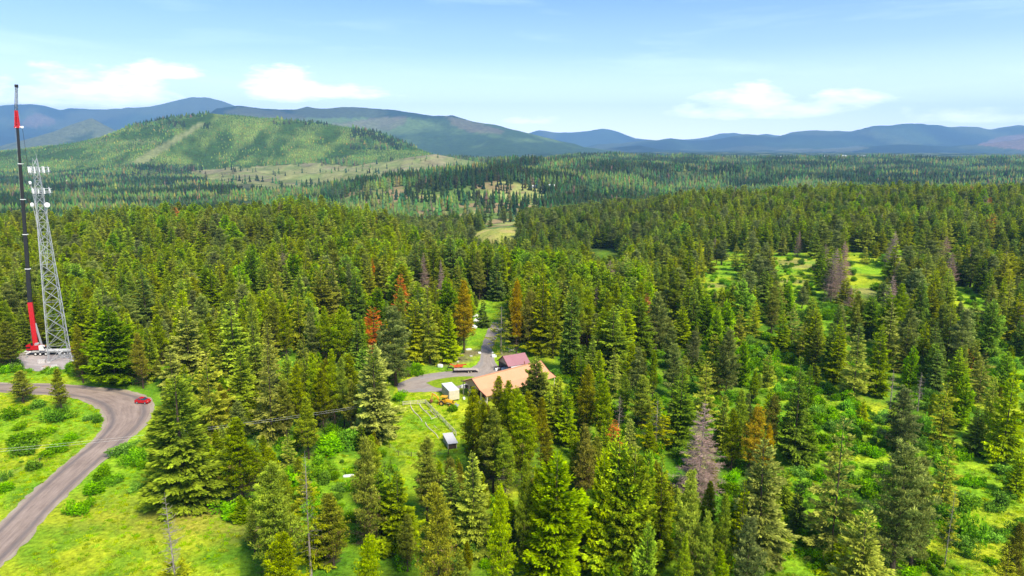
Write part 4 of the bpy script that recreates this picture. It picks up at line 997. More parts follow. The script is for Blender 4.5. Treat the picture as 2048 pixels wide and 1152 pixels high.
# labels that name no position must be true of one tree only, so the second form is used from the start
def auto_label2(t, i):
    c = t[5]; base = KIND[c][4]; cat = KIND[c][3]
    px, row, _ = project(t[0], t[1], t[2]+t[3]*.7)
    h = 'tiny' if t[3] < 7 else 'short' if t[3] < 12 else 'medium' if t[3] < 19 else 'tall'
    if 'small' in base: h = ''
    b = min(LAND, key=lambda l: (l[0]-px)**2 + ((l[1]-row)*1.3)**2); dx, dy = px-b[0], row-b[1]
    v = 'above' if dy < 0 else 'below'; s = 'left of' if dx < 0 else 'right of'
    rel = v if abs(dy) > abs(dx) else s
    x, y = round(px/20.48), round(row/11.52)
    cat_ = '' if cat in base else cat
    if c in 'KGRA': h = ''
    l = ' '.join(f'{h} {base} {cat_} {rel} {b[2]}, {x}% across, {y}% down'.split())
    while l in used:
        l = ' '.join(f'{h} {base} {cat_} {rel} {b[2]}, {px/20.48:.1f}% across, {row/11.52:.1f}% down'.split()); px += 1
    used.add(l); return l
PROTO = {}
def build_tree(i):
    X, Y, z, H, w, c, lab = TREES[i]
    code, colr, nm, cat, words_ = KIND[c]
    sk = family(c, i*7+int(X)); s = SHAPES[sk]
    if s['kind'] == 'sparse' and i >= NH: sk = 'layer1'; s = SHAPES[sk]
    e = empty(nm, (X, Y, z), rg.uniform(0, 6.28)); e.scale = (w/s['W'], w/s['W'], H/s['H'])
    e.rotation_euler = (rg.normal(0, .012), rg.normal(0, .012), e.rotation_euler[2])
    o1 = link('crown' if c not in BARE else 'branches', crown_mesh(sk, colr), e); o2 = link('trunk', s['trunk'], e)
    if lab is None: lab = auto_label2(TREES[i], i)
    tag(e, lab, cat, GROUPS[nm])
    PROTO.setdefault(nm, {}).setdefault((sk, colr), (o1, o2))
for i in sorted(single): build_tree(i)

def gn_scatter(name, pts, scl, rot, vi, protos, parent=None):
    me = bpy.data.meshes.new(name); me.vertices.add(len(pts)); me.vertices.foreach_set('co', np.asarray(pts, np.float32).ravel())
    a = me.attributes.new('scl', 'FLOAT_VECTOR', 'POINT'); a.data.foreach_set('vector', np.asarray(scl, np.float32).ravel())
    a = me.attributes.new('rot', 'FLOAT_VECTOR', 'POINT'); a.data.foreach_set('vector', np.asarray(rot, np.float32).ravel())
    a = me.attributes.new('vi', 'INT', 'POINT'); a.data.foreach_set('value', np.asarray(vi, np.int32))
    o = link(name, me, parent)
    ng = bpy.data.node_groups.new(name, 'GeometryNodeTree'); ng.interface.new_socket('Geometry', in_out='INPUT', socket_type='NodeSocketGeometry'); ng.interface.new_socket('Geometry', in_out='OUTPUT', socket_type='NodeSocketGeometry')
    gi = ng.nodes.new('NodeGroupInput'); go = ng.nodes.new('NodeGroupOutput')
    jn = ng.nodes.new('GeometryNodeJoinGeometry')
    for k, objs in enumerate(protos):
        sel = ng.nodes.new('FunctionNodeCompare'); sel.data_type = 'INT'; sel.operation = 'EQUAL'
        na = ng.nodes.new('GeometryNodeInputNamedAttribute'); na.data_type = 'INT'; na.inputs[0].default_value = 'vi'
        ng.links.new([x for x in na.outputs if x.enabled][0], [x for x in sel.inputs if x.enabled][0]); [x for x in sel.inputs if x.enabled][1].default_value = k
        ip = ng.nodes.new('GeometryNodeInstanceOnPoints'); ng.links.new(gi.outputs[0], ip.inputs['Points']); ng.links.new(sel.outputs[0], ip.inputs['Selection'])
        if len(objs) > 1:
            j2 = ng.nodes.new('GeometryNodeJoinGeometry')
            for ob in objs:
                oi = ng.nodes.new('GeometryNodeObjectInfo'); oi.inputs['Object'].default_value = ob; ng.links.new(oi.outputs['Geometry'], j2.inputs[0])
            ng.links.new(j2.outputs[0], ip.inputs['Instance'])
        else:
            oi = ng.nodes.new('GeometryNodeObjectInfo'); oi.inputs['Object'].default_value = objs[0]; ng.links.new(oi.outputs['Geometry'], ip.inputs['Instance'])
        for nm_, sock in (('scl', 'Scale'), ('rot', 'Rotation')):
            q = ng.nodes.new('GeometryNodeInputNamedAttribute'); q.data_type = 'FLOAT_VECTOR'; q.inputs[0].default_value = nm_
            ng.links.new([x for x in q.outputs if x.enabled][0], ip.inputs[sock])
        ng.links.new(ip.outputs[0], jn.inputs[0])
    ng.links.new(jn.outputs[0], go.inputs[0])
    md = o.modifiers.new('scatter', 'NODES'); md.node_group = ng
    return o
for nm, lab in (('fir_tree', 'mass of green firs making up the rest of the forest'), ('pine_tree', 'mass of pines mixed into the rest of the forest')):
    ids = [i for i in byname[nm] if i not in single]
    if not ids: continue
    prot = PROTO[nm]; keys = list(prot)
    pts, scl, rot, vi = [], [], [], []
    for i in ids:
        X, Y, z, H, w, c, _ = TREES[i]; sk = family(c, i*7+int(X)); colr = KIND[c][1]
        if (sk, colr) not in prot:
            sk = [k for k in keys if k[1] == colr][0][0]
        s = SHAPES[sk]; pts.append((X, Y, z)); scl.append((w/s['W'], w/s['W'], H/s['H'])); rot.append((0, 0, rg.uniform(0, 6.28))); vi.append(keys.index((sk, colr)))
    o = gn_scatter(nm.replace('tree', 'forest'), pts, scl, rot, vi, [prot[k] for k in keys])
    tag(o, lab, 'forest', None, 'stuff'); print(o.name, len(ids))

# ------------------------------------------------------------------ far forest: every tree a small jagged cone, one mesh
def far_forest():
    V, Fq, A = [], [], []; off = 0
    r = np.random.default_rng(9)
    def cones(P, H, W, colr, tiers, n):
        nonlocal off
        m = len(P)
        if not m: return
        for k in range(tiers):
            z0 = H*(.06+.86*k/tiers); z1 = H*(min(1, .06+.86*(k+1)/tiers+.16)) if k < tiers-1 else H
            rr = W/2*(1-.86*k/tiers)**.9; ph = r.uniform(0, 6.28, m)
            ring = []
            for a in range(n):
                t = ph + 6.283*a/n; q = rr*r.uniform(.7, 1.2, m)
                ring.append(P + np.stack([np.cos(t)*q, np.sin(t)*q, z0+r.uniform(-.04, .04, m)*H], -1))
            top = P + np.stack([0*z1, 0*z1, z1], -1)
            vs = np.stack(ring+[top], 1).reshape(-1, 3); b = off + np.arange(m)*(n+1)
            for a in range(n): Fq.append(np.stack([b+a, b+(a+1) % n, b+n], -1))
            V.append(vs); cc = np.concatenate([colr, np.ones((m, 1))], 1)
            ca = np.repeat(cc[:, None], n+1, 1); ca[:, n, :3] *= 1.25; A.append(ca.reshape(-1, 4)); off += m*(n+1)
    bands = [(1120, 1500, 8.5), (1500, 2100, 10.5), (2100, 2900, 12), (2900, 3900, 13.5), (3900, 5600, 24)]
    for k, (y0, y1, cell) in enumerate(bands):
        P = grid_pts(y0, y1, cell, -200, 2250, seed=50+k); X, Y = P.T
        z, rid, u = terrain(X, Y, True); hidn = hidden(X, Y, z+18, 5); px, row, _ = project(X, Y, z)
        d = np.full(len(X), .93); q = fbm(X/170, Y/170, 9, 4)
        d = np.where(sstep(.56, .66, q) > .4, .28, d)
        sl = inside([(640,420),(700,385),(800,372),(880,385),(1000,360),(1090,375),(1100,440),(1000,460),(860,450)], px, row) & (Y < 2100); d = np.where(sl, .17, d)
        cl = inside([(370,345),(430,335),(560,330),(640,325),(700,335),(780,318),(870,306),(960,322),(1010,345),(930,352),(780,362),(690,378),(640,390),(520,384),(420,370)], px, row) & (Y > 2000) & (Y < 3600)
        d = np.where(cl, .025, d)
        hill = (rid == 1) & (Y > 2700) & (Y < 4700)
        hd = .25+.75*sstep(.36, .56, fbm(X/110, Y/150, 37, 4)); track = (np.abs((u-278) - (322-row)*1.75) < 14); hd = np.where(track, .05, hd)
        d = np.where(hill, hd, d); d = np.where(rid >= 3, 0, d)
        keep = (r.random(len(X)) < d) & ~hidn; X, Y, z, hill, px, row = X[keep], Y[keep], z[keep], hill[keep], px[keep], row[keep]; n = len(X)
        H = r.uniform(16, 29, n); H = np.where(hill, r.uniform(5, 11, n), H)
        crest = hill & (row < 300) & (((px > 250) & (px < 420) & (row < 258)) | ((px > 545) & (px < 655) & (row < 250)) | ((px > 700) & (px < 860) & (row < 312)))
        H = np.where(crest & (r.random(n) < .8), r.uniform(16, 26, n), H)
        W = H*r.uniform(.34, .50, n)*(1.12 if y0 > 2000 else 1); W = np.where(hill, W*1.5, W)
        base = np.stack([r.uniform(.025, .075, n), r.uniform(.06, .115, n), r.uniform(.018, .036, n)], -1)
        t = r.random(n)[:, None]
        st_ = fbm(X/150, Y/120, 88, 3)[:, None]; base = base*np.clip(.25+1.5*sstep(.3, .7, st_), .45, 1.7)*np.where(st_ > .55, [1.25, 1.1, .9], [.9, 1, 1.1])
        base = np.where(t < .10, base*[1.7, 1.35, 1.1], base); base = np.where((t > .965) & (t < .974), [.13, .085, .06], base)
        base = np.where((hill & ~crest)[:, None], base*[2.1, 1.8, 1.1], base)
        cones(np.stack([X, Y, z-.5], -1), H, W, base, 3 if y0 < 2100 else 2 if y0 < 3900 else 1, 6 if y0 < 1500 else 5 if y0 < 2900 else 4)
        print('far', y0, n)
    # second growth on the green hill, thick and low
    P = grid_pts(2850, 4150, 9.5, -200, 1150, seed=77); X, Y = P.T; z, rid, u = terrain(X, Y, True); px, row, _ = project(X, Y, z)
    hd = .25+.75*sstep(.40, .60, fbm(X/110, Y/150, 37, 4)); track = (np.abs((u-278) - (322-row)*1.75) < 14)
    keep = (rid == 1) & ~hidden(X, Y, z+8, 3) & (r.random(len(X)) < hd) & ~track; X, Y, z = X[keep], Y[keep], z[keep]; n = len(X)
    base = np.stack([r.uniform(.04, .10, n), r.uniform(.11, .19, n), r.uniform(.025, .05, n)], -1)
    cones(np.stack([X, Y, z-.5], -1), r.uniform(4, 8, n), r.uniform(3, 6, n), base, 1, 4); print('hill', n)
    m = bpy.data.materials.new('far_needles'); m.use_nodes = True; nt = m.node_tree; b = nt.nodes['Principled BSDF']
    at = N(nt, 'ShaderNodeAttribute', attribute_name='v'); nt.links.new(at.outputs['Color'], b.inputs['Base Color']); b.inputs['Roughness'].default_value = 1; b.inputs['Specular IOR Level'].default_value = .05
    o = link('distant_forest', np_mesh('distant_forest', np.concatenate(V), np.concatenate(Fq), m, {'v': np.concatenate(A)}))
    tag(o, 'far off conifer forest covering the valley and the hills beyond', 'forest', None, 'stuff')
far_forest()

# ------------------------------------------------------------------ shrubs and meadow
def bush_shape(key, seed, H, W, n, leaf, lobes):
    r = np.random.default_rng(seed); P = []; 
    cs = np.stack([r.normal(0, .21, lobes)*W, r.normal(0, .21, lobes)*W, r.uniform(.18, .72, lobes)*H], -1); rr = r.uniform(.12, .30, lobes)*min(W, H*1.5)
    k = r.integers(0, lobes, n); D = unit(r.normal(0, 1, (n, 3)) + [0, 0, .35]); P = cs[k] + D*(rr[k]*r.uniform(.6, 1.35, n))[:, None]; P[:, 2] = np.maximum(P[:, 2], .05)
    A = np.stack([np.clip(D[:, 2]*.7+.2, 0, 1)*r.random(n), np.clip(.5+r.normal(0, .14, n)+(r.random(lobes)[k]-.5)*.4, 0, 1), 0*D[:, 0], 0*D[:, 0]+1], -1)  # leaves on the upper side of each lobe get more tip colour
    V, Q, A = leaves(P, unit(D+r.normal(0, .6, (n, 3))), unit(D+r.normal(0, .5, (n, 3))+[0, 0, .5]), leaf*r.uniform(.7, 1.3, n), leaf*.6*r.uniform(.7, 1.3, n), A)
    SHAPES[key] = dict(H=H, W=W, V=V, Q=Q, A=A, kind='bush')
bush_shape('bush0', 1, 2.4, 3.4, 1500, .42, 12); bush_shape('bush1', 2, 1.6, 3.8, 1300, .36, 14); bush_shape('bush2', 3, 3.4, 3.2, 1800, .44, 13)
BUSH = [  # column, foot row, width px, height m, colour, label
 (205,672,26,2,'bush','round green bush behind the road bend'),
 (112,842,44,3.4,'bushd','dark bush under the slim pine at the inside of the bend'),(125,838,28,2.4,'bush','bright bush right under the slim pine'),
 (75,815,30,2,'bush','low bush between the two roadside pines'),(25,835,46,2.4,'bushd','pale leaved bush at the left edge below the road'),
 (40,857,24,1.6,'bush','small bush in the upper left meadow'),(50,885,60,2.2,'bushd','wide spreading bush in the middle of the left meadow'),(92,868,40,1.5,'bush','low flat bush right of the wide meadow bush'),
 (140,880,26,1.6,'bush','small bush alone near the road in the left meadow'),(178,840,22,1.3,'bush','little bush at the inner edge of the bend'),
 (48,908,50,2.6,'bushd','dark bush near the wire fence, lower left meadow'),(110,905,40,2.2,'bushd','bush beside the wires in the lower left meadow'),(68,938,30,2,'bushd','small dark bush low in the left meadow'),(8,960,24,2,'bushd','dark bush at the left edge of the meadow'),
 (206,958,26,3.2,'bushd','dark upright bush on the road verge'),(190,985,40,2,'bush','low bush on the verge strip'),(160,1025,50,2.2,'bush','thick bush on the verge near the lower lawn'),(250,905,40,2.4,'bush','leafy bush on the verge by the road'),
 (395,965,50,3.2,'bush','bright bush right of the lawn edge fir'),(430,1005,60,3.0,'bushd','dense dark hedge like bush at the lawn rear edge'),(465,1030,50,3.0,'bush','bush at the right end of the lawn rear edge'),
 (905,822,22,1.6,'bushd','dark round bush beside the yellow backhoe'),(775,1000,56,6,'bush','tall leafy broadleaf bush below the garden meadow'),(800,800,22,3,'bush','bush at the corner of the garden fence'),
 (885,712,30,2.4,'bushd','dark bushes between the trunks behind the trailer'),(575,980,60,4,'bush','bright bush right behind the bushy lawn pine'),(660,905,50,4,'bush','big leafy bush under the power line'),(700,895,46,4,'bush','leafy bush left of the garden fir foot'),
 (1500,740,30,3,'bush','bright bush at the top of the right slope'),(1765,842,28,3,'bush','bush in the middle of the right slope'),(1690,820,30,2.5,'bush','low bush left on the right slope'),(1850,868,34,5,'bush','vivid green broadleaf bush by the large slope pine'),
 (1958,905,30,2,'bushd','dark bush near the right edge under the firs'),(2000,1012,26,3,'bushd','small dark bush alone on the lower right slope'),(1930,1085,60,5,'bush','tall leafy bush at the lower right'),
]
bp_obj = {}
for n_, (px, row, wpx, h, colr, lab) in enumerate(BUSH):
    X, Y, z = ground_at(px, row); z = float(terrain(X, Y)); dep = project(X, Y, z)[2]; k = 'bush%d' % (n_ % 3); s = SHAPES[k]
    o = link('shrub', crown_mesh(k, colr)); w = wpx*dep/F; o.location = (X, Y, z-.1); o.scale = (w/s['W'], w/s['W'], h/s['H']); o.rotation_euler = (0, 0, rg.uniform(0, 6.28))
    tag(o, lab, 'shrub', 'shrubs of the meadows and slopes'); bp_obj.setdefault((k, colr), o)
def scatter_px(n, polys, seed, jitter=None):
    """points on the ground inside areas, even over the ground"""
    r = np.random.default_rng(seed); out = []
    for pl, dens_ in polys:
        G = [ground_at(a, b) for a, b in pl]; xs, ys = [g[0] for g in G], [g[1] for g in G]
        m = int((max(xs)-min(xs))*(max(ys)-min(ys))*dens_*n); P = np.stack([r.uniform(min(xs), max(xs), m), r.uniform(min(ys), max(ys), m)], -1)
        z = terrain(P[:, 0], P[:, 1]); out.append(np.column_stack([P, z])[inside([(a, b) for a, b in zip(xs, ys)], P[:, 0], P[:, 1])])
    return np.concatenate(out)
THICK = [([(560,740),(800,740),(800,860),(560,870)], .03), ([(1150,700),(1500,680),(1560,820),(1500,1000),(1200,1000),(1120,860)], .05), ([(1280,590),(1500,570),(2060,690),(2060,900),(1830,830),(1620,760),(1480,680),(1300,690)], .03), ([(400,600),(800,600),(800,740),(300,760)], .012), ([(560,860),(760,860),(780,900),(800,1000),(900,1152),(640,1152),(600,1000),(560,940)], .055), ([(0,790),(190,810),(200,860),(60,990),(0,1030)], .003), ([(380,960),(480,1020),(540,1060),(560,980),(420,930)], .10),
 ([(0,700),(90,735),(150,742),(280,745),(300,772),(180,758),(60,752),(0,752)], .10), ([(255,880),(285,900),(300,990),(250,960),(150,1030),(90,1100),(130,1040),(215,960)], .06),
 ([(1480,680),(1560,700),(1620,770),(1700,800),(1830,840),(1900,900),(1880,1152),(1500,1152),(1550,960),(1640,920),(1560,820)], .10), ([(1900,900),(2100,930),(2120,1160),(1880,1160)], .045),
 ([(1400,510),(2060,510),(2060,690),(1700,640),(1400,575)], .014), ([(840,700),(900,690),(935,705),(860,735),(820,770),(800,760)], .05), ([(1090,735),(1150,720),(1170,800),(1130,790)], .05),
 ([(900,1000),(1500,1000),(1500,1160),(900,1160)], .06), ([(300,760),(760,760),(760,870),(400,890)], .02), ([(1150,480),(1280,480),(1300,530),(1180,530)], .02)]
def open_lawn(P):
    px, row, _ = project(P[:, 0], P[:, 1], P[:, 2]); m = np.zeros(len(P), bool)
    for pl in ([(0,765),(150,765),(270,785),(310,800),(310,850),(300,800)], [(975,590),(1020,590),(1020,650),(1000,700),(960,700),(985,640)], [(290,1015),(470,1035),(480,1152),(0,1152),(100,1100),(230,1000)]): m |= inside(pl, px, row)
    return m
P = scatter_px(1.0, THICK, 21); P = P[~open_lawn(P) & ~on_road(P[:, 0], P[:, 1])]; n = len(P); keys = list(bp_obj)
kk = rg.integers(0, len(keys), n); sc = rg.uniform(.35, 1.15, n)**1.2
rotv = np.column_stack([np.zeros(n), np.zeros(n), rg.uniform(0, 6.28, n)])
o = gn_scatter('shrub_thicket', P - [0, 0, .15], np.column_stack([sc*rg.uniform(.8, 1.3, n), sc*rg.uniform(.8, 1.3, n), sc*rg.uniform(.7, 1.2, n)]), rotv, kk, [(bp_obj[k],) for k in keys])
tag(o, 'thick green undergrowth between the trees and on the open slope', 'undergrowth', None, 'stuff'); print('shrubs', n)
# meadow: tufts of long grass and weeds
r_ = np.random.default_rng(4); m_ = 60
D_ = unit(np.column_stack([r_.normal(0, .6, m_), r_.normal(0, .6, m_), np.full(m_, .8)])); P_ = np.column_stack([r_.uniform(-.5, .5, m_), r_.uniform(-.5, .5, m_), np.zeros(m_)])
Vt, Qt, At = leaves(P_, D_, unit(r_.normal(0, 1, (m_, 3))), r_.uniform(.25, .55, m_), np.full(m_, .09), np.column_stack([r_.random(m_), r_.uniform(.3, .7, m_), np.zeros(m_), np.ones(m_)]))
M_TUFT = m_leaf('grass_blades', (.24, .46, .018), (.48, .60, .04), var=.35, hue=.03, trans=.3)
MEAD = [([(0,770),(150,770),(215,820),(200,880),(60,990),(0,1040)], .55), ([(280,905),(290,1000),(480,1030),(480,1152),(20,1152),(100,1080)], .40), ([(0,738),(280,742),(290,775),(150,762),(0,762)], .3),
 ([(795,785),(880,790),(930,830),(930,910),(800,930),(765,905)], .5), ([(970,595),(1020,590),(1020,640),(985,660)], .3), ([(1480,680),(1700,790),(1900,900),(2100,930),(2100,1160),(1500,1160),(1560,820)], .35), ([(600,910),(710,910),(720,965),(610,970)], .5)]
P = scatter_px(1.0, MEAD, 31)
tp = link('grass_tuft_patch', np_mesh('grass_tuft_patch', Vt, Qt, M_TUFT, {'v': At})); gx_, gy_, _ = ground_at(300, 1080); tp.location = (gx_, gy_, 0)
tag(tp, 'single tuft of long grass on the lower lawn', 'grass', None, 'stuff')
P = P[~on_road(P[:, 0], P[:, 1])]; n = len(P)
sc = rg.uniform(.5, 1.25, n)
o = gn_scatter('meadow_grass', P, np.column_stack([sc, sc, sc*rg.uniform(.5, 1.1, n)]), np.column_stack([np.zeros(n), np.zeros(n), rg.uniform(0, 6.28, n)]), np.zeros(n, int), [(tp,)])
tag(o, 'long grass and weeds growing in the meadows and verges', 'grass', None, 'stuff'); print('tufts', n)

# ------------------------------------------------------------------ things people built
M_STEEL = mat('galvanised_steel', (.46, .47, .49), .6, metal=.2, noise=.15, scale=4)
M_WHITE = mat('white_paint', (.80, .80, .78), .5, noise=.06, scale=3)
M_RED = mat('red_paint', (.50, .012, .018), .45, noise=.08, scale=2)
M_BLACK = mat('black_paint', (.018, .018, .020), .45)
M_RUBBER = mat('rubber', (.02, .02, .02), .9)
M_GREY = mat('grey_paint', (.30, .31, .32), .6, noise=.1)
M_GLASS = mat('dark_glass', (.03, .04, .05), .08, spec=.8)
M_YELL = mat('yellow_paint', (.80, .42, .02), .45, noise=.14, scale=2.5)
M_YELD = mat('dusty_yellow_paint', (.62, .36, .06), .7, noise=.25, scale=2.5)
M_ORANGE = mat('orange_red_paint', (.70, .12, .03), .5, noise=.15)
M_CREAM = mat('cream_metal', (.66, .60, .46), .6, noise=.10, scale=1.5)
M_TAN = mat('tan_siding', (.50, .37, .29), .8, noise=.14, scale=1.5)
M_TRIM = mat('dark_red_trim', (.17, .055, .045), .6)
M_WOOD = mat('weathered_rail_wood', (.60, .54, .43), .9, noise=.3, scale=3)
M_PLANK = mat('grey_brown_planks', (.46, .39, .34), .9, noise=.28, scale=2)
M_DWOOD = mat('dark_interior_wood', (.07, .05, .04), .95, noise=.3)
M_CONC = mat('pale_concrete', (.52, .49, .47), .9, noise=.2)
M_RUST = mat('rusty_iron', (.24, .09, .05), .9, noise=.35)
def m_roofing(name, c, c2, rib=2.2):
    m = bpy.data.materials.new(name); m.use_nodes = True; nt = m.node_tree; b = nt.nodes['Principled BSDF']
    tc = N(nt, 'ShaderNodeTexCoord'); n = N(nt, 'ShaderNodeTexNoise', i_Scale=.35, i_Detail=6, i_Roughness=.65); nt.links.new(tc.outputs['Object'], n.inputs['Vector'])
    w = N(nt, 'ShaderNodeTexWave', i_Scale=rib/2, wave_profile='SAW'); nt.links.new(tc.outputs['Object'], w.inputs['Vector'])
    o = mixc(nt, n.outputs['Fac'], c, c2); sep_ = N(nt, 'ShaderNodeMapRange', i_1=0, i_2=.16, i_3=.72, i_4=1.0); nt.links.new(w.outputs['Fac'], sep_.inputs[0])
    h = N(nt, 'ShaderNodeHueSaturation'); nt.links.new(o, h.inputs['Color']); nt.links.new(sep_.outputs[0], h.inputs['Value']); nt.links.new(h.outputs[0], b.inputs['Base Color'])
    b.inputs['Roughness'].default_value = .5
    bp = N(nt, 'ShaderNodeBump', i_Strength=.6, i_Distance=.05); nt.links.new(w.outputs['Fac'], bp.inputs['Height']); nt.links.new(bp.outputs[0], b.inputs['Normal'])
    return m
M_ROOFO = m_roofing('orange_tin_roof', (.66, .31, .15), (.76, .40, .22)); M_ROOFB = m_roofing('burgundy_tin_roof', (.33, .14, .16), (.42, .20, .22)); M_ROOFW = m_roofing('bare_tin_roof', (.52, .50, .48), (.72, .70, .68))

# --- three legged lattice tower
def lattice_tower():
    cx, cy = -164.0, 239.0; H = 72.5
    t = empty('lattice_tower', (cx, cy, 0)); tag(t, 'tall galvanised three legged lattice tower with antennas on the left', 'radio tower')
    A = [math.radians(a) for a in (222, 342, 102)]
    def R(z): return 4.4*(1-z/H) + .9*(z/H)
    def P(k, z): return Vector((R(z)*math.cos(A[k % 3]), R(z)*math.sin(A[k % 3]), z))
    for k in range(3):
        m = MB()
        for a in range(0, 72, 6): m.tube(P(k, a), P(k, min(H, a+6)), .12-.001*a, M_STEEL, .12-.001*(a+6), n=7)
        m.lathe([(.7, -.5), (.7, .35), (.3, .4)], P(k, 0)[:], M_CONC, 10); m.build('leg', t)
    m = MB(); z = 0; dz = 6.0; lev = []
    while z < H-1: lev.append(z); z += dz; dz = max(2.0, dz*.945)
    lev.append(H)
    for a, b in zip(lev[:-1], lev[1:]):
        for k in range(3):
            r = .062 if a < 40 else .048
            m.tube(P(k, a), P(k+1, b), r, M_STEEL, n=4, caps=False); m.tube(P(k+1, a), P(k, b), r, M_STEEL, n=4, caps=False)
            if a > 0: m.tube(P(k, a), P(k+1, a), r*.8, M_STEEL, n=4, caps=False)
    m.build('cross_bracing', t)
    m = MB()
    for s in (-.22, .22):
        m.path([P(0, z_)*1.0 + Vector((.45+s, -.28, 0)) for z_ in range(0, 69, 4)], .05, M_STEEL, 4)
    for z_ in np.arange(1, 68, .45): p = P(0, z_) + Vector((.45, -.28, 0)); m.tube(p-Vector((.22, 0, 0)), p+Vector((.22, 0, 0)), .025, M_STEEL, n=4)
    m.build('ladder', t)
    m = MB()
    for q in range(5): m.path([P(0, z_) + Vector((-.12-.09*q, .28+.02*q, 0)) for z_ in range(0, 61, 5)], .05, M_BLACK if q % 2 else M_WHITE, 4)
    m.build('cable_run', t)
    # antenna frames: triangular with panels
    for lvl, (z, rad, hh, cnt) in enumerate([(68.4, 3.4, 3.2, 4), (61.2, 3.2, 2.9, 3)]):
        f = MB(); corner = [Vector((rad*1.15*math.cos(a+1.05), rad*1.15*math.sin(a+1.05), z)) for a in A]
        for k in range(3):
            a_, b_ = corner[k], corner[(k+1) % 3]
            for dz_ in (-.6, .9): f.tube(a_+Vector((0, 0, dz_)), b_+Vector((0, 0, dz_)), .06, M_STEEL, n=5)
            f.tube(P(k, z), (a_+b_)/2 if False else a_, .07, M_STEEL, n=5); f.tube(P(k+1, z), a_, .07, M_STEEL, n=5)
        fr = f.build('antenna_frame', t)
        for k in range(3):
            a_, b_ = corner[k], corner[(k+1) % 3]; d = (b_-a_).normalized(); n_ = Vector((d.y, -d.x, 0)); ang = math.atan2(d.y, d.x)
            if n_.dot((a_+b_)/2) < 0: n_ = -n_
            for q in range(cnt):
                p = a_.lerp(b_, (q+.5)/cnt) + n_*.22; big = (q+k+lvl) % 2 == 0
                g_ = MB(); g_.tube(p-n_*.18-Vector((0, 0, 1.5)), p-n_*.18+Vector((0, 0, 1.5)), .045, M_STEEL, n=6)
                g_.box((p.x, p.y, p.z+.2), (.34 if big else .22, .18, hh*.68 if big else hh*.5), M_WHITE, rz=ang, top=.94)
                g_.build('panel_antenna', fr)
    for (ang, z, r) in ((222, 56.6, .85), (-20, 56.6, .85), (240, 64.2, .62)):
        a = math.radians(ang); p = Vector((2.6*math.cos(a), 2.6*math.sin(a), z)); d = Vector((math.cos(a-.5), math.sin(a-.5), 0)); m = MB()
        pr = [(.05, -.35), (r*.6, -.3), (r, -.05), (r, .35), (r*.97, .42), (.05, .50)]
        m.lathe(pr, (0, 0, 0), M_WHITE, 16); M4 = d.to_track_quat('Z', 'Y').to_matrix(); m.v = [tuple(p + M4 @ Vector(v)) for v in m.v]
        m.tube(P(0, z)*.6, p, .08, M_STEEL); m.build('dish_antenna', t)
    m = MB(); m.tube((.4, 0, H), (.4, 0, H+1.6), .04, M_STEEL); m.build('lightning_rod', t)
lattice_tower()

# --- heavy blocks and bundled steel on the pad, tower footing frame
def pile(name, px, row, items, lab, cat, rz=0):
    X, Y, z = ground_at(px, row); m = MB()
    for (c, d, mt, r) in items: m.box(c, d, mt, rz=r)
    o = m.build(name); o.location = (X, Y, z); o.rotation_euler = (0, 0, rz); tag(o, lab, cat); return o
X, Y, _ = ground_at(132, 716); m = MB(); r = random.Random(3)
for k in range(16):
    a = r.uniform(-.5, .5) + (k % 2)*1.2; p = Vector((r.uniform(-3, 3), r.uniform(-2.4, 2.4), .15+.1*(k % 4)))
    m.bar(p-Vector((math.cos(a), math.sin(a), 0))*2.4, p+Vector((math.cos(a), math.sin(a), r.uniform(-.05, .3)))*2.4, .12, .14, M_STEEL)
o = m.build('steel_beam_pile'); o.location = (X, Y, .05); tag(o, 'heap of loose galvanised bars lying at the foot of the lattice tower', 'steel bars')
pile('concrete_block', 84, 726, [((0, 0, .6), (2.2, 1.3, 1.2), M_CONC, 0)], 'pale concrete block on the pad between crane and tower', 'concrete block', .3)
pile('spoil_heap', 100, 736, [((0, 0, .25), (5, 2.4, .5), M_CONC, .1), ((1.4, .3, .7), (1.8, 1.4, .6), M_CONC, .6), ((-1.5, -.2, .6), (1.6, 1.2, .5), M_TAN, -.4), ((.2, -.6, .55), (1.3, 1, .4), M_TAN, 1)], 'rough heap of pale rubble in front of the tower foot', 'rubble')

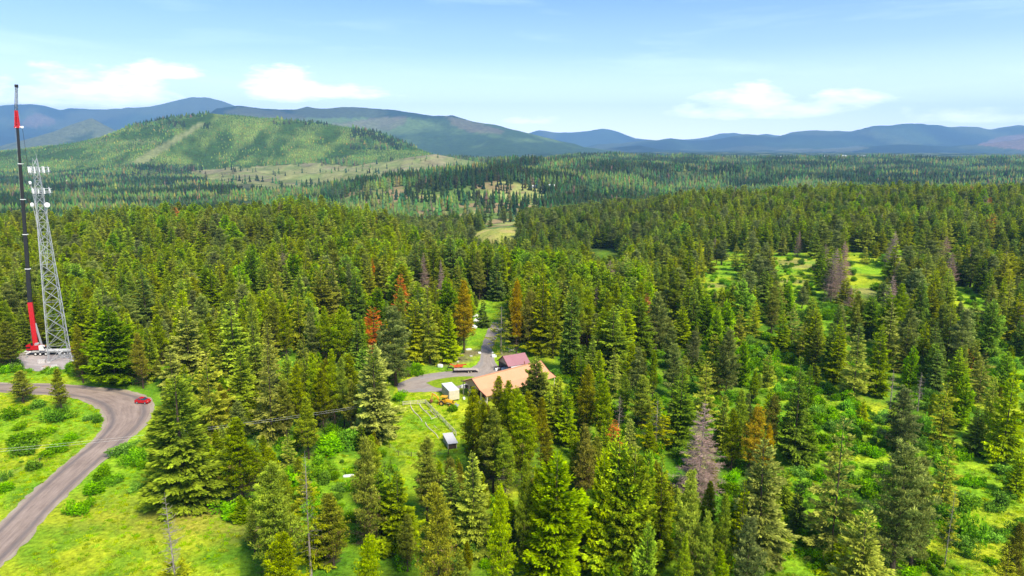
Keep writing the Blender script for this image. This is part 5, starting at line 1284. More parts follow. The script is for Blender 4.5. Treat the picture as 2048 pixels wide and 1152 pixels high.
# --- mobile crane
def mobile_crane():
    cx, cy = -171.3, 246.0; rz = math.radians(4)
    t = empty('mobile_crane', (cx, cy, 0), rz); tag(t, 'red mobile crane with a long raised black boom behind the lattice tower', 'crane')
    m = MB(); m.box((0, 0, 1.45), (15.6, 2.5, .55), M_GREY); m.box((-.5, 0, 1.8), (14.0, 2.7, .16), M_WHITE); m.box((1.5, 0, 1.05), (10, 1.4, .6), M_BLACK)
    for x in (-8.3, 3.2): m.box((x, 0, 1.6), (.5, 2.6, .5), M_WHITE)
    m.box((-9.4, 0, 1.75), (1.9, 2.5, .14), M_WHITE); m.build('carrier_deck', t)
    for i, x in enumerate((-6.4, -4.7, -2.7, 2.3, 4.0, 5.9)):
        for s in (-1, 1):
            w = MB(); w.lathe([(.25, -.22), (.62, -.22), (.66, -.12), (.66, .12), (.62, .22), (.25, .22)], (x, s*1.15, .68), M_RUBBER, 18, 'Y'); wh = w.build('wheel', t)
            q = MB(); q.lathe([(.05, -.05), (.32, -.05), (.36, .05), (.05, .06)], (x, s*1.38, .68), M_WHITE, 14, 'Y'); q.build('rim', wh)
    c = MB(); c.prism([(6.2, 1.0), (8.4, 1.0), (8.5, 2.0), (8.0, 3.0), (6.2, 3.15)], -1.3, 1.3, M_RED); cab_ = c.build('driver_cab', t)
    c = MB(); c.prism([(8.47, 2.05), (8.52, 2.06), (8.06, 2.95), (8.01, 2.94)], -1.15, 1.15, M_GLASS); c.box((7.2, -1.31, 2.35), (1.5, .03, .8), M_GLASS); c.build('windscreen', cab_)
    for x in (-8.3, 3.2):
        for s in (-1, 1):
            o = MB(); o.box((x, s*2.3, 1.5), (.35, 2.6, .3), M_WHITE); o.tube((x, s*3.5, .1), (x, s*3.5, 1.5), .1, M_GREY); o.lathe([(.5, 0), (.5, .12), (.2, .16)], (x, s*3.5, .05), M_GREY, 12); o.build('outrigger', t)
    s_ = MB(); s_.lathe([(1.1, 0), (1.1, .4)], (-5.6, 0, 1.9), M_BLACK, 20)
    s_.prism([(-8.6, 2.3), (-3.9, 2.3), (-3.7, 3.3), (-5.6, 3.9), (-8.2, 3.7)], -1.2, 1.2, M_RED); s_.build('slewing_deck', t)
    s_ = MB()
    for k in range(3): s_.box((-8.7, 0, 2.6+k*.62), (1.4, 2.9, .58), M_RED if k % 2 == 0 else M_BLACK)
    s_.build('counterweight', t)
    s_ = MB(); s_.prism([(-4.6, 2.2), (-2.6, 2.2), (-2.4, 3.0), (-3.0, 4.1), (-4.6, 4.1)], -1.9, -1.0, M_WHITE); cb = s_.build('operator_cab', t)
    s_ = MB(); s_.prism([(-2.62, 2.6), (-2.38, 3.0), (-2.96, 4.0), (-3.1, 4.0)], -1.93, -.97, M_GLASS); s_.build('cab_window', cb)
    for k in (0, 1): s_ = MB(); s_.lathe([(.05, -.6), (.6, -.6), (.6, .6), (.05, .6)], (-6.2-k*1.4, 0, 4.2), M_BLACK if k else M_STEEL, 16, 'Y'); s_.build('winch_drum', t)
    # boom in world metres relative to the crane
    Rz = Matrix.Rotation(-rz, 3, 'Z')
    W = lambda x, z, y=246.0: Rz @ Vector((x-cx, y-cy, z))
    foot = W(-174.6, 3.2, 245.8); e1 = W(-178.5, 20.0, 246.6); tip = W(-175.0, 83.2, 248)
    foot = W(-178.2, 3.4)
    def seg(a, b, w, h, mt): m_.bar(a, b, w, h, mt)
    m_ = MB(); seg(foot, e1, 1.5, 1.9, M_RED)
    for k in range(1, 6): p = foot.lerp(e1, k/6); seg(p, p+(e1-foot).normalized()*.35, 1.56, 1.96, M_RED)
    bm_ = m_.build('boom_base', t)
    m_ = MB(); seg(foot+Vector((2.2, 0, -.9)), foot.lerp(e1, .52)+Vector((.75, 0, 0)), .5, .5, M_STEEL); m_.build('lift_cylinder', t)
    n_s = 5
    for k in range(n_s):
        a, b = e1.lerp(tip, k/n_s), e1.lerp(tip, (k+1)/n_s); w = 1.1-.12*k
        m_ = MB(); seg(a-(b-a)*.02, b, w, w*1.2, M_BLACK); sg = m_.build('boom_section', t)
        m_ = MB(); d = (b-a).normalized(); seg(b-d*.22, b, w+.35, w*1.2+.25, M_WHITE); m_.box((b.x+.9, b.y-.3, b.z-.1), (.9, .14, .14), M_WHITE); m_.build('cable_guide', sg)
    # red jib head and lattice fly jib
    j1 = W(-174.6, 88.9, 248); j2 = W(-173.3, 97.2, 248)
    m_ = MB(); D = (j1-tip).normalized()
    for sx, sy in ((-.55, -.45), (.55, -.45), (.55, .45), (-.55, .45)):
        m_.bar(tip+Vector((sx, sy, 0)), j1+Vector((sx*.55, sy*.55, 0)), .26, .26, M_RED)
    for k in range(7):
        a, b = tip.lerp(j1, k/7), tip.lerp(j1, (k+1)/7); f0, f1 = 1-.45*k/7, 1-.45*(k+1)/7
        for (x0_, y0_), (x1_, y1_) in (((-.55, -.45), (.55, -.45)), ((.55, .45), (-.55, .45)), ((-.55, .45), (-.55, -.45)), ((.55, -.45), (.55, .45))):
            m_.bar(a+Vector((x0_*f0, y0_*f0, 0)), b+Vector((x1_*f1, y1_*f1, 0)), .16, .16, M_RED); m_.bar(a+Vector((x1_*f0, y1_*f0, 0)), b+Vector((x0_*f1, y0_*f1, 0)), .14, .14, M_RED)
    m_.box(tip[:], (1.7, 1.1, .6), M_RED); m_.build('jib_head', t)
    m_ = MB()
    for sx, sy in ((-.35, -.3), (.35, -.3), (.35, .3), (-.35, .3)): m_.bar(j1+Vector((sx, sy, 0)), j2+Vector((sx*.7, sy*.7, 0)), .10, .10, M_BLACK)
    for k in range(8):
        a, b = j1.lerp(j2, k/8), j1.lerp(j2, (k+1)/8)
        s1 = -1 if k % 2 else 1
        for yy in (-.28, .28): m_.bar(a+Vector((-.3*s1, yy, 0)), b+Vector((.3*s1, yy, 0)), .07, .07, M_STEEL)
    m_.box(j2[:], (.9, .7, 1.0), M_BLACK); m_.build('fly_jib', t)
    m_ = MB(); m_.box((tip+Vector((.9, 0, .2)))[:], (1.7, .25, .3), M_WHITE); m_.lathe([(.05, -.1), (.42, -.1), (.42, .1), (.05, .1)], (tip+Vector((1.7, 0, 0)))[:], M_WHITE, 14, 'Y'); m_.build('sheave', t)
    m_ = MB(); hk = tip+Vector((1.7, 0, -19)); m_.tube(tip+Vector((1.65, 0, 0)), hk, .05, M_BLACK, n=4); m_.tube(tip+Vector((-.75, 0, 0)), foot+Vector((-1.4, 0, 2)), .04, M_GREY, n=4)
    rp = m_.build('hoist_rope', t)
    m_ = MB(); m_.box((hk.x, hk.y, hk.z-.8), (.55, .4, 1.7), M_BLACK, top=.6); m_.path([hk+Vector((0, 0, -1.6)), hk+Vector((0, 0, -2.2)), hk+Vector((.3, 0, -2.5)), hk+Vector((.45, 0, -2.2))], .08, M_GREY); m_.build('hook_block', t)
mobile_crane()

# --- red hatchback on the shoulder
def car():
    X, Y, _ = ground_at(286, 806.5); t = empty('parked_car', (X, Y, .05), math.radians(172)); t.scale = (1.0, 1.05, 1.18); tag(t, 'red hatchback parked on the outer shoulder of the road bend', 'car')
    P = [(-2.15, .35), (-2.2, .75), (-2.08, .98), (-1.2, 1.06), (1.25, 1.12), (1.95, 1.02), (2.12, .8), (2.15, .35)]
    m = MB(); n = len(P); secs = [(-.86, .93, 1), (-.82, 1, 1), (.82, 1, 1), (.86, .93, 1)]; V = []
    for y, s, _q in secs: V += [(x*s if abs(x) > 1.5 else x, y, z) for x, z in P]
    m.add(V, [tuple(range(n)), tuple(range(4*n-1, 3*n-1, -1))] + [(a*n+k, (a+1)*n+k, (a+1)*n+(k+1) % n, a*n+(k+1) % n) for a in range(3) for k in range(n)], M_RED); m.build('body', t, smooth=False)
    m = MB(); b_ = [(-1.25, 1.04), (-.55, 1.46), (.9, 1.50), (1.85, 1.08)]; t_ = [(-1.2, -.78), (-.5, -.62), (.85, -.62), (1.8, -.76)]
    V = [(x, y*1.0, z) for (x, z), (_a, y) in zip(b_, t_)] + [(x, -y, z) for (x, z), (_a, y) in zip(b_, t_)]
    m.add(V, [(0, 1, 2, 3), (7, 6, 5, 4), (0, 4, 5, 1), (2, 6, 7, 3), (3, 7, 4, 0)], M_GLASS); m.add([(-.5, -.63, 1.465), (.88, -.63, 1.505), (.88, .63, 1.505), (-.5, .63, 1.465), (-.5, -.6, 1.52), (.86, -.6, 1.55), (.86, .6, 1.55), (-.5, .6, 1.52)], [(4, 5, 6, 7), (0, 1, 5, 4), (1, 2, 6, 5), (2, 3, 7, 6), (3, 0, 4, 7)], M_RED)
    for s in (-1, 1): m.bar((.2, s*.76, 1.05), (.15, s*.66, 1.48), .07, .07, M_RED); m.bar((1.62, s*.78, 1.08), (.92, s*.66, 1.48), .12, .10, M_RED)
    m.build('cabin', t)
    for x in (-1.33, 1.32):
        for s in (-1, 1):
            m = MB(); m.lathe([(.1, -.1), (.30, -.11), (.33, -.06), (.33, .06), (.30, .11), (.1, .1)], (x, s*.80, .33), M_RUBBER, 16, 'Y'); w = m.build('wheel', t)
            m = MB(); m.lathe([(.04, -.02), (.19, -.02), (.21, .02), (.04, .03)], (x, s*.91, .33), M_GREY, 12, 'Y'); m.build('rim', w)
    for s in (-1, 1):
        m = MB(); m.box((-2.13, s*.62, .78), (.1, .34, .16), M_WHITE); m.build('headlight', t)
        m = MB(); m.box((2.07, s*.66, .88), (.12, .26, .2), M_TRIM); m.build('tail_light', t)
        m = MB(); m.box((-.85, s*.95, 1.08), (.16, .2, .12), M_RED); m.build('side_mirror', t)
    m = MB(); m.box((2.15, 0, .5), (.06, 1.1, .22), M_BLACK); m.box((2.17, 0, .72), (.02, .45, .12), M_WHITE); m.build('rear_bumper', t)
car()

# --- the long orange roofed barn
def barn():
    O = Vector((-7.5, 194.0, 0)); ax = math.atan2(.632, .776); L = 27.8
    t = empty('barn', O, ax); tag(t, 'long barn with ribbed orange metal roof and open posts at the gable end', 'barn')
    # local: x along the building, y towards the far side. near eave y=0 z=3.3, break y=3 z=4.15, ridge y=7 z=6.7, far eave y=12.6 z=4.5
    pr = [(-.35, 3.20), (3.0, 4.25), (7.0, 6.75), (10.6, 5.15), (12.9, 4.5)]
    m = MB()
    for (y0, z0), (y1, z1) in zip(pr[:-1], pr[1:]): m.panel([(-.5, y0, z0), (L, y0, z0), (L, y1, z1), (-.5, y1, z1)], .14, M_ROOFO)
    rf = m.build('roof', t)
    m = MB(); m.box((L/2-.25, 7.0, 6.80), (L+.5, .45, .10), M_ROOFO); m.build('ridge_cap', rf)
    m = MB()
    for x in (-.58, L+.08):
        for (y0, z0), (y1, z1) in zip(pr[:-1], pr[1:]): m.bar((x, y0, z0-.03), (x, y1, z1-.03), .14, .26, M_TRIM)
    m.build('fascia', rf)
    # walls: closed body y 3.2..10.4, gable cladding
    m = MB()
    m.box((L/2+.6, 3.2, 2.05), (L-2.0, .14, 4.1), M_TAN); m.box((L/2+.6, 10.4, 2.4), (L-2.0, .14, 4.8), M_TAN); m.box((L-.6, 6.8, 2.2), (.14, 7.1, 4.4), M_TAN)
    m.build('wall', t)
    m = MB(); gx = .45
    V = [(gx, 3.1, 4.0), (gx, .5, 3.35), (gx, 3.0, 4.02), (gx, 7, 6.55), (gx, 10.5, 5.05), (gx, 12.6, 4.35), (gx, 12.6, 4.1), (gx, 10.4, 3.7), (gx, .5, 3.0)]
    poly = [(.2, 3.0), (.2, 3.32), (3.0, 4.12), (7, 6.58), (10.5, 5.02), (12.7, 4.4), (12.7, 4.1), (10.4, 3.7), (7, 3.7), (3.2, 3.3)]
    n = len(poly); m.add([(gx, y, z) for y, z in poly] + [(gx+.14, y, z) for y, z in poly], [tuple(range(n)), tuple(range(2*n-1, n-1, -1))] + [(k, (k+1) % n, n+(k+1) % n, n+k) for k in range(n)], M_TAN); m.build('gable', t)
    m = MB()
    for (y, w) in ((9.9, 1.0), (3.6, .8), (6.6, .3)): m.box((.55, y, 1.85), (.12, w, 3.7), M_TAN)
    m.box((3.2, 6.8, 1.85), (.12, 7.0, 3.7), M_DWOOD); m.build('front_wall', t)
    m = MB(); m.box((.47, 9.0, 1.6), (.06, .8, 2.0), M_WHITE); m.build('door', t)
    for (x, y, h) in [(.1, .1, 3.25), (.1, 3.2, 4.1), (.1, 12.5, 4.3), (4.8, .1, 3.2), (9.5, .1, 3.2), (14.2, .1, 3.2), (18.9, .1, 3.2), (23.6, .1, 3.2), (L-.3, .1, 3.2), (4.8, 12.5, 4.4)]:
        m = MB(); m.box((x, y, h/2), (.22, .22, h-.05), M_CREAM); m.build('post', t)
    m = MB(); m.box((L/2, .1, 3.12), (L-.6, .12, .22), M_TRIM); m.build('eave_beam', t)
barn()
def clutter(name, px, row, w, d, h, n, mats, lab, cat, seed, rz=0.0):
    X, Y, z = ground_at(px, row); r = random.Random(seed); m = MB()
    for k in range(n):
        s = (r.uniform(.25, .6)*w, r.uniform(.3, .8)*d, r.uniform(.3, 1)*h)
        m.box((r.uniform(-.4, .4)*w, r.uniform(-.4, .4)*d, s[2]/2+r.uniform(0, .2)*h), s, r.choice(mats), rz=r.uniform(-.5, .5), top=r.uniform(.6, 1))
        if k % 3 == 0: p = Vector((r.uniform(-.5, .5)*w, r.uniform(-.5, .5)*d, .1)); m.tube(p, p+Vector((r.uniform(-1, 1), r.uniform(-1, 1), r.uniform(.1, 1))), .05, r.choice(mats))
    o = m.build(name); o.location = (X, Y, z); o.rotation_euler = (0, 0, rz); tag(o, lab, cat); return o
clutter('scrap_heap', 1003, 740, 5, 2.0, 1.1, 12, [M_RUST, M_TRIM, M_WHITE, M_DWOOD, M_GREY], 'jumble of rusty gear in front of the burgundy roofed shed', 'scrap heap', 4)
clutter('lumber_stack', 966, 806, 3, 1.4, .8, 7, [M_WOOD, M_CREAM, M_DWOOD], 'pale boards stacked by the barn porch posts', 'lumber', 6)
clutter('junk_pile', 932, 776, 3, 1.2, 1.0, 7, [M_GREY, M_WHITE, M_BLACK, M_RUST], 'small junk pile beside the barn door and the container', 'junk pile', 7)

# --- burgundy shed
def shed():
    A_ = Vector((-4.6, 229.2, 0)); ax = math.atan2(.48, .87); t = empty('open_shed', A_, ax); tag(t, 'open fronted shed with burgundy metal roof behind the orange barn', 'shed')
    L, W_ = 8.4, 7.3      # local x along the ridge, y negative towards the viewer
    pr = [(-W_-.3, 2.95), (-W_/2, 5.7), (.3, 2.95)]; m = MB()
    for (y0, z0), (y1, z1) in zip(pr[:-1], pr[1:]): m.panel([(-.4, y0, z0), (L, y0, z0), (L, y1, z1), (-.4, y1, z1)], .12, M_ROOFB)
    m.build('roof', t)
    m = MB()
    for (y0, z0), (y1, z1) in zip(pr[:-1], pr[1:]): m.bar((-.45, y0, z0-.02), (-.45, y1, z1-.02), .1, .2, M_TRIM)
    m.build('fascia', t)
    m = MB(); n = 3; q = [(-W_, 2.95), (-W_/2, 5.55), (0, 2.95)]; m.add([(.0, y, z) for y, z in q]+[(.1, y, z) for y, z in q], [(0, 1, 2), (5, 4, 3), (0, 1, 4, 3), (1, 2, 5, 4), (2, 0, 3, 5)], M_TAN); m.build('gable', t)
    m = MB(); m.box((L/2, -.05, 1.45), (L, .1, 2.9), M_TAN); m.box((L-.1, -W_/2, 1.45), (.1, W_, 2.9), M_TAN); m.box((L*.6, -W_/2, .02), (L*.8, W_*.9, .04), M_DWOOD); m.build('wall', t)
    for x, y in ((.05, 0), (.05, -W_), (L-.1, -W_), (L/2, -W_)): m = MB(); m.box((x, y-.05, 1.45), (.2, .2, 2.85), M_TRIM); m.build('post', t)
    m = MB(); m.panel([(.6, -W_-2.5, 2.0), (L+1.2, -W_-2.5, 2.0), (L+1.2, -W_-.2, 2.75), (.6, -W_-.2, 2.75)], .08, M_ROOFW); m.build('lean_to_roof', t)
    for x in (.8, L+1): m = MB(); m.box((x, -W_-2.4, 1.0), (.14, .14, 1.95), M_TRIM); m.build('lean_to_post', t)
    m = MB(); m.tube((5.2, -W_-1.6, 2.2), (5.2, -W_-1.6, 4.2), .13, M_RUST, n=10); m.lathe([(.22, 0), (.05, .25)], (5.2, -W_-1.6, 4.2), M_RUST, 10); m.build('stove_pipe', t)
shed()

# --- cream box container
def container():
    t = empty('box_container', (-19.15, 197.2, 0), math.atan2(1.35, 3.1)); tag(t, 'cream storage box with white roof beside the yellow backhoe', 'container')
    W_, L, H = 3.25, 7.4, 3.15; m = MB(); m.box((W_/2, L/2, .45+H/2-.1), (W_, L, H-.2), M_CREAM)
    for k in range(11): x = .12+k*(W_-.24)/10; m.box((x, -.03, .45+H/2-.15), (.09, .06, H-.5), M_CREAM)
    for k in range(24): y = .15+k*(L-.3)/23; m.box((-.03, y, .45+H/2-.15), (.06, .09, H-.5), M_CREAM)
    m.build('box_body', t)
    m = MB(); m.box((W_/2, L/2, .45+H-.14), (W_+.1, L+.1, .12), M_WHITE); m.build('roof_panel', t)
    m = MB()
    for x in (.3, W_-.3): m.box((x, L/2, .33), (.2, L*.96, .2), M_BLACK)
    for y in (.8, L-.8): m.box((W_/2, y, .14), (W_*.9, .3, .28), M_DWOOD)
    m.build('skid_frame', t)
container()

# --- yellow backhoe loader (front bucket to the right, digging arm to the left)
def backhoe():
    X, Y, _ = ground_at(890, 810); t = empty('backhoe_loader', (X, Y, 0), math.radians(-16)); tag(t, 'yellow backhoe loader parked on the grass in front of the cream container', 'backhoe')
    m = MB(); m.prism([(-.9, .8), (2.4, .8), (2.45, 1.3), (2.2, 1.75), (.5, 1.85), (-.9, 1.5)], -.45, .45, M_YELL); m.box((2.5, 0, 1.1), (.12, .8, .8), M_BLACK); m.build('engine_body', t)
    m = MB()
    for x, y in ((-1.0, -.7), (-1.0, .7), (.5, -.7), (.5, .7)): m.box((x, y, 1.9), (.1, .1, 1.5), M_YELD)
    m.box((-.25, 0, 2.72), (1.9, 1.7, .16), M_YELL); c = m.build('cab_canopy', t)
    m = MB(); m.box((-.4, 0, 1.5), (.6, .6, .15), M_BLACK); m.box((-.65, 0, 1.8), (.12, .6, .6), M_BLACK); m.build('seat', c)
    for x, r, w in ((-.75, .78, .45), (1.95, .48, .32)):
        for s in (-1, 1):
            m = MB(); m.lathe([(.15, -w/2), (r*.93, -w/2), (r, -w/4), (r, w/4), (r*.93, w/2), (.15, w/2)], (x, s*.95, r), M_RUBBER, 18, 'Y'); wh = m.build('wheel', t)
            m = MB(); m.lathe([(.05, -.05), (r*.52, -.05), (r*.5, .05), (.05, .06)], (x, s*(.95+w/2), r), M_YELD, 12, 'Y'); m.build('rim', wh)
    m = MB()
    for s in (-1, 1): m.bar((.4, s*.62, 1.55), (2.6, s*.62, 1.1), .16, .26, M_YELL); m.bar((2.6, s*.62, 1.1), (3.4, s*.62, .45), .16, .26, M_YELL); m.tube((.8, s*.62, .9), (2.4, s*.62, 1.05), .06, M_STEEL)
    m.build('loader_arms', t)
    m = MB(); m.prism([(3.3, .12), (4.2, .1), (4.15, .2), (3.45, .3), (3.35, .8), (3.25, .8)], -1.1, 1.1, M_GREY); m.build('front_bucket', t)
    m = MB(); m.box((-1.5, 0, .9), (.4, 1.5, .6), M_YELD)
    m.build('swing_frame', t)
    for s in (-1, 1): m = MB(); m.bar((-1.5, s*.7, .9), (-1.9, s*1.4, .1), .14, .14, M_YELL); m.box((-1.9, s*1.4, .06), (.4, .35, .1), M_GREY); m.build('stabiliser_leg', t)
    m = MB(); p = [Vector((-1.6, 0, 1.0)), Vector((-2.6, 0, 2.5)), Vector((-4.1, 0, 3.35))]
    for a, b in zip(p[:-1], p[1:]): m.bar(a, b, .3, .42, M_YELL)
    m.tube((-1.7, 0, 1.5), (-2.9, 0, 3.0), .07, M_STEEL); m.build('digger_boom', t)
    m = MB(); m.bar((-3.8, 0, 3.45), (-4.5, 0, 1.25), .24, .34, M_YELD); m.tube((-3.0, 0, 3.2), (-4.2, 0, 3.6), .06, M_STEEL); m.build('dipper_arm', t)
    m = MB(); m.prism([(-4.85, 1.3), (-4.3, 1.35), (-4.0, .8), (-4.2, .35), (-4.7, .5)], -.35, .35, M_RUST); m.build('digger_bucket', t)
backhoe()

# --- flatbed trailer, red implement
def trailer():
    X, Y, _ = ground_at(930, 744); t = empty('flatbed_trailer', (X, Y, .04), math.radians(3)); tag(t, 'twin axle flatbed trailer with wooden deck parked on the gravel drive', 'trailer')
    m = MB(); m.box((0, 0, .95), (7.6, 2.4, .14), M_PLANK)
    for k in range(12): m.box((0, -1.1+k*.2, 1.03), (7.5, .16, .03), M_PLANK)
    m.panel([(3.8, -1.2, 1.02), (4.7, -1.2, .55), (4.7, 1.2, .55), (3.8, 1.2, 1.02)], .1, M_PLANK); m.build('deck', t)
    m = MB()
    for y in (-1.23, 1.23): m.box((0, y, .86), (7.7, .1, .26), M_BLACK)
    for x in np.arange(-3.4, 3.6, 1.1): m.box((x, 0, .80), (.1, 2.4, .14), M_BLACK)
    m.build('frame', t)
    for x in (1.25, 2.15):
        for s in (-1, 1):
            m = MB(); m.lathe([(.12, -.12), (.36, -.12), (.39, -.05), (.39, .05), (.36, .12), (.12, .12)], (x, s*1.30, .39), M_RUBBER, 16, 'Y'); wh = m.build('wheel', t)
            m = MB(); m.lathe([(.04, -.02), (.2, -.02), (.2, .02), (.04, .03)], (x, s*1.43, .39), M_CREAM, 12, 'Y'); m.build('rim', wh)
    m = MB(); m.box((1.7, -1.42, .86), (2.0, .34, .06), M_BLACK); m.box((1.7, 1.42, .86), (2.0, .34, .06), M_BLACK); m.build('mudguard', t)
    m = MB()
    for s in (-1, 1): m.bar((-3.8, s*.9, .9), (-4.6, s*.5, 1.7), .16, .2, M_BLACK); m.bar((-4.6, s*.5, 1.7), (-5.9, s*.12, 1.7), .16, .2, M_BLACK); m.tube((-4.0, s*.9, 0), (-4.0, s*.9, 1.3), .07, M_BLACK)
    m.bar((-5.9, 0, 1.8), (-6.0, 0, .7), .18, .18, M_BLACK); m.build('gooseneck', t)
trailer()
X, Y, _ = ground_at(917, 738); t = empty('farm_implement', (X, Y, 0), .15); tag(t, 'bright red and orange farm implement standing behind the flatbed trailer', 'implement')
m = MB(); m.prism([(-1.6, .8), (1.4, .8), (1.6, 1.25), (-.2, 1.7), (-1.6, 1.3)], -.5, .5, M_ORANGE); m.build('hopper', t)
m = MB(); m.bar((-1.2, 0, 1.2), (-3.0, 0, 2.0), .2, .3, M_ORANGE); m.bar((-3.0, 0, 2.0), (-3.8, 0, .6), .16, .22, M_BLACK); m.bar((.4, 0, 1.5), (2.8, .1, 1.5), .3, .25, M_RED); m.bar((-.6, 0, 1.5), (-.2, 0, 2.7), .14, .14, M_RUST); m.build('arm', t)
m = MB(); m.box((-.1, 0, 2.7), (.7, .5, .4), M_CREAM); m.build('toolbox', t)
for x in (-.8, .9):
    for s in (-1, 1): m = MB(); m.lathe([(.1, -.1), (.4, -.1), (.4, .1), (.1, .1)], (x, s*.7, .42), M_RUBBER, 14, 'Y'); m.build('wheel', t)
def tank(px, row, w, d, h, lab, name='white_tank', cat='tank', mt=None, rz=0.2):
    X, Y, z = ground_at(px, row); m = MB(); mt = mt or M_WHITE
    V = []; Fs = []; nn = 12
    prof = [(.80, 0), (1, .12), (1, .7), (.86, .95), (.5, 1.0)]
    for s, zz in prof:
        for k in range(nn): a = 2*math.pi*k/nn; V.append((w/2*s*abs(math.cos(a))**.6*math.copysign(1, math.cos(a)), d/2*s*abs(math.sin(a))**.6*math.copysign(1, math.sin(a)), h*zz))
    Fs = [(i*nn+k, i*nn+(k+1) % nn, (i+1)*nn+(k+1) % nn, (i+1)*nn+k) for i in range(len(prof)-1) for k in range(nn)] + [tuple(range(nn-1, -1, -1)), tuple(range((len(prof)-1)*nn, len(prof)*nn))]
    m.add(V, Fs, mt); o = m.build(name, smooth=False); o.location = (X, Y, z); o.rotation_euler = (0, 0, rz); tag(o, lab, cat); return o
tank(880.5, 734.5, 2.0, 1.2, 1.1, 'white moulded tank lying in the grass left of the trailer', rz=-.3)
tank(988, 714, 2.0, 1.6, 1.0, 'rounded white tub beside the drive, left of the burgundy shed', 'white_tub', 'tub')
tank(942, 713, 1.1, .8, .4, 'small pale lump on bare soil above the trailer', 'pale_stone', 'stone', M_CONC)
tank(959, 707, 1.2, 1.0, .6, 'white bag at the left edge of the narrow drive', 'white_bag', 'bag'); tank(985, 706, .9, .8, .45, 'little pale bag at the right edge of the narrow drive', 'white_bag', 'bag')
tank(928, 799, .8, .8, .8, 'white drum on the grass right of the container', 'white_drum', 'drum'); tank(697, 953, 2.6, .9, .4, 'long pale trough lying in the grass strip, bottom left of centre', 'trough', 'trough')
tank(937, 700, 2.4, 1.2, .6, 'pale boat shaped thing under the trees above the trailer', 'covered_boat', 'boat')
def junk_car(px, row, rz, mt, lab, s=1.0):
    X, Y, z = ground_at(px, row); t = empty('junk_car', (X, Y, 0), rz); t.scale = (s,)*3; tag(t, lab, 'car', 'old white vehicles among the trees')
    m = MB(); m.prism([(-2.3, .35), (-2.35, .85), (-1.3, 1.0), (-.6, 1.5), (1.1, 1.52), (1.9, 1.05), (2.35, .98), (2.35, .35)], -.86, .86, mt); m.build('body', t)
    m = MB(); m.prism([(-1.1, 1.05), (-.62, 1.42), (1.02, 1.44), (1.65, 1.06)], -.875, .875, M_GLASS); m.build('window', t)
    for x in (-1.4, 1.4):
        for q in (-1, 1): m = MB(); m.lathe([(.1, -.1), (.34, -.1), (.34, .1), (.1, .1)], (x, q*.8, .34), M_RUBBER, 12, 'Y'); m.build('wheel', t)
junk_car(1008, 662, .5, M_WHITE, 'white old car at the right side of the narrow drive'); junk_car(1018, 675, -.5, M_WHITE, 'white old car just below the upper one by the drive')
junk_car(1032, 681, 1.2, M_GREY, 'silver old car deeper among the trees right of the drive'); junk_car(946, 634, .2, M_WHITE, 'white old car left of the little dark fir by the drive')
junk_car(955, 643, 1.1, M_WHITE, 'white old pickup right behind the amber tree'); junk_car(1020, 634, .3, M_WHITE, 'white vehicle at the right edge of the far lawn'); junk_car(943, 657, -.3, M_WHITE, 'white car half hidden behind the amber tree lower down')
junk_car(1052, 640, .8, M_WHITE, 'white vehicle under the olive firs right of the far lawn')
# fallen trunks
def log(px0, r0, px1, r1, rad, lab, mt=None, bend=0.0, name='log', group=None, z=.0):
    a, b = Vector(ground_at(px0, r0)), Vector(ground_at(px1, r1)); m = MB(); n = 5; pts = []
    nn = (b-a).cross(Vector((0, 0, 1))).normalized()
    for k in range(n+1): s = k/n; pts.append(a.lerp(b, s) + nn*bend*math.sin(s*6.0) + Vector((0, 0, rad*.9+z)))
    for k in range(n): m.tube(pts[k], pts[k+1], rad*(1-.06*k), mt or M_WOOD, rad*(1-.06*(k+1)), n=7)
    m.v = [tuple(Vector(v)-a) for v in m.v]; o = m.build(name); o.location = a; tag(o, lab, 'log', group); return o
BEDG = 'logs edging the garden beds'
log(821.5, 813, 843.7, 844, .16, 'left bed log nearest the meadow, upper half of the garden', bend=.25, group=BEDG); log(850.7, 846, 876, 877, .15, 'lower bed log running down towards the small shed', bend=.3, group=BEDG)
log(839, 809, 863, 839, .17, 'middle bed log in the upper part of the garden', bend=.25, group=BEDG); log(850, 823, 861, 821, .12, 'short cross log at the top of the right bed', group=BEDG)
log(861, 821, 874, 836, .13, 'right bed log beside the rail fence', bend=.15, group=BEDG); log(864, 838, 873, 834, .10, 'thin cross log at the bottom of the right bed', group=BEDG)
log(868, 852, 880, 862, .08, 'thin pole lying in the weeds low in the garden')
log(1018, 704, 1045, 692, .22, 'fallen trunk behind the burgundy shed, upper one'); log(1012, 695, 1035, 707, .16, 'fallen trunk behind the burgundy shed, lower one')
log(879, 720, 893, 716, .2, 'pale fallen trunk in the grass above the trailer'); log(828, 668, 846, 658, .18, 'thin fallen trunk in the brown opening left of the light green fir'); log(1577, 918, 1601, 934, .16, 'bleached fallen trunk on the right slope below the lone dark fir'); log(1975, 924, 1992, 918, .2, 'brownish fallen trunk below the firs near the right edge')
clutter('brush_pile', 820, 640, 6, 3, .8, 8, [M_BARKG, M_WOOD, M_BARK], 'brown slash pile in the opening left of the light green fir', 'brush pile', 12)
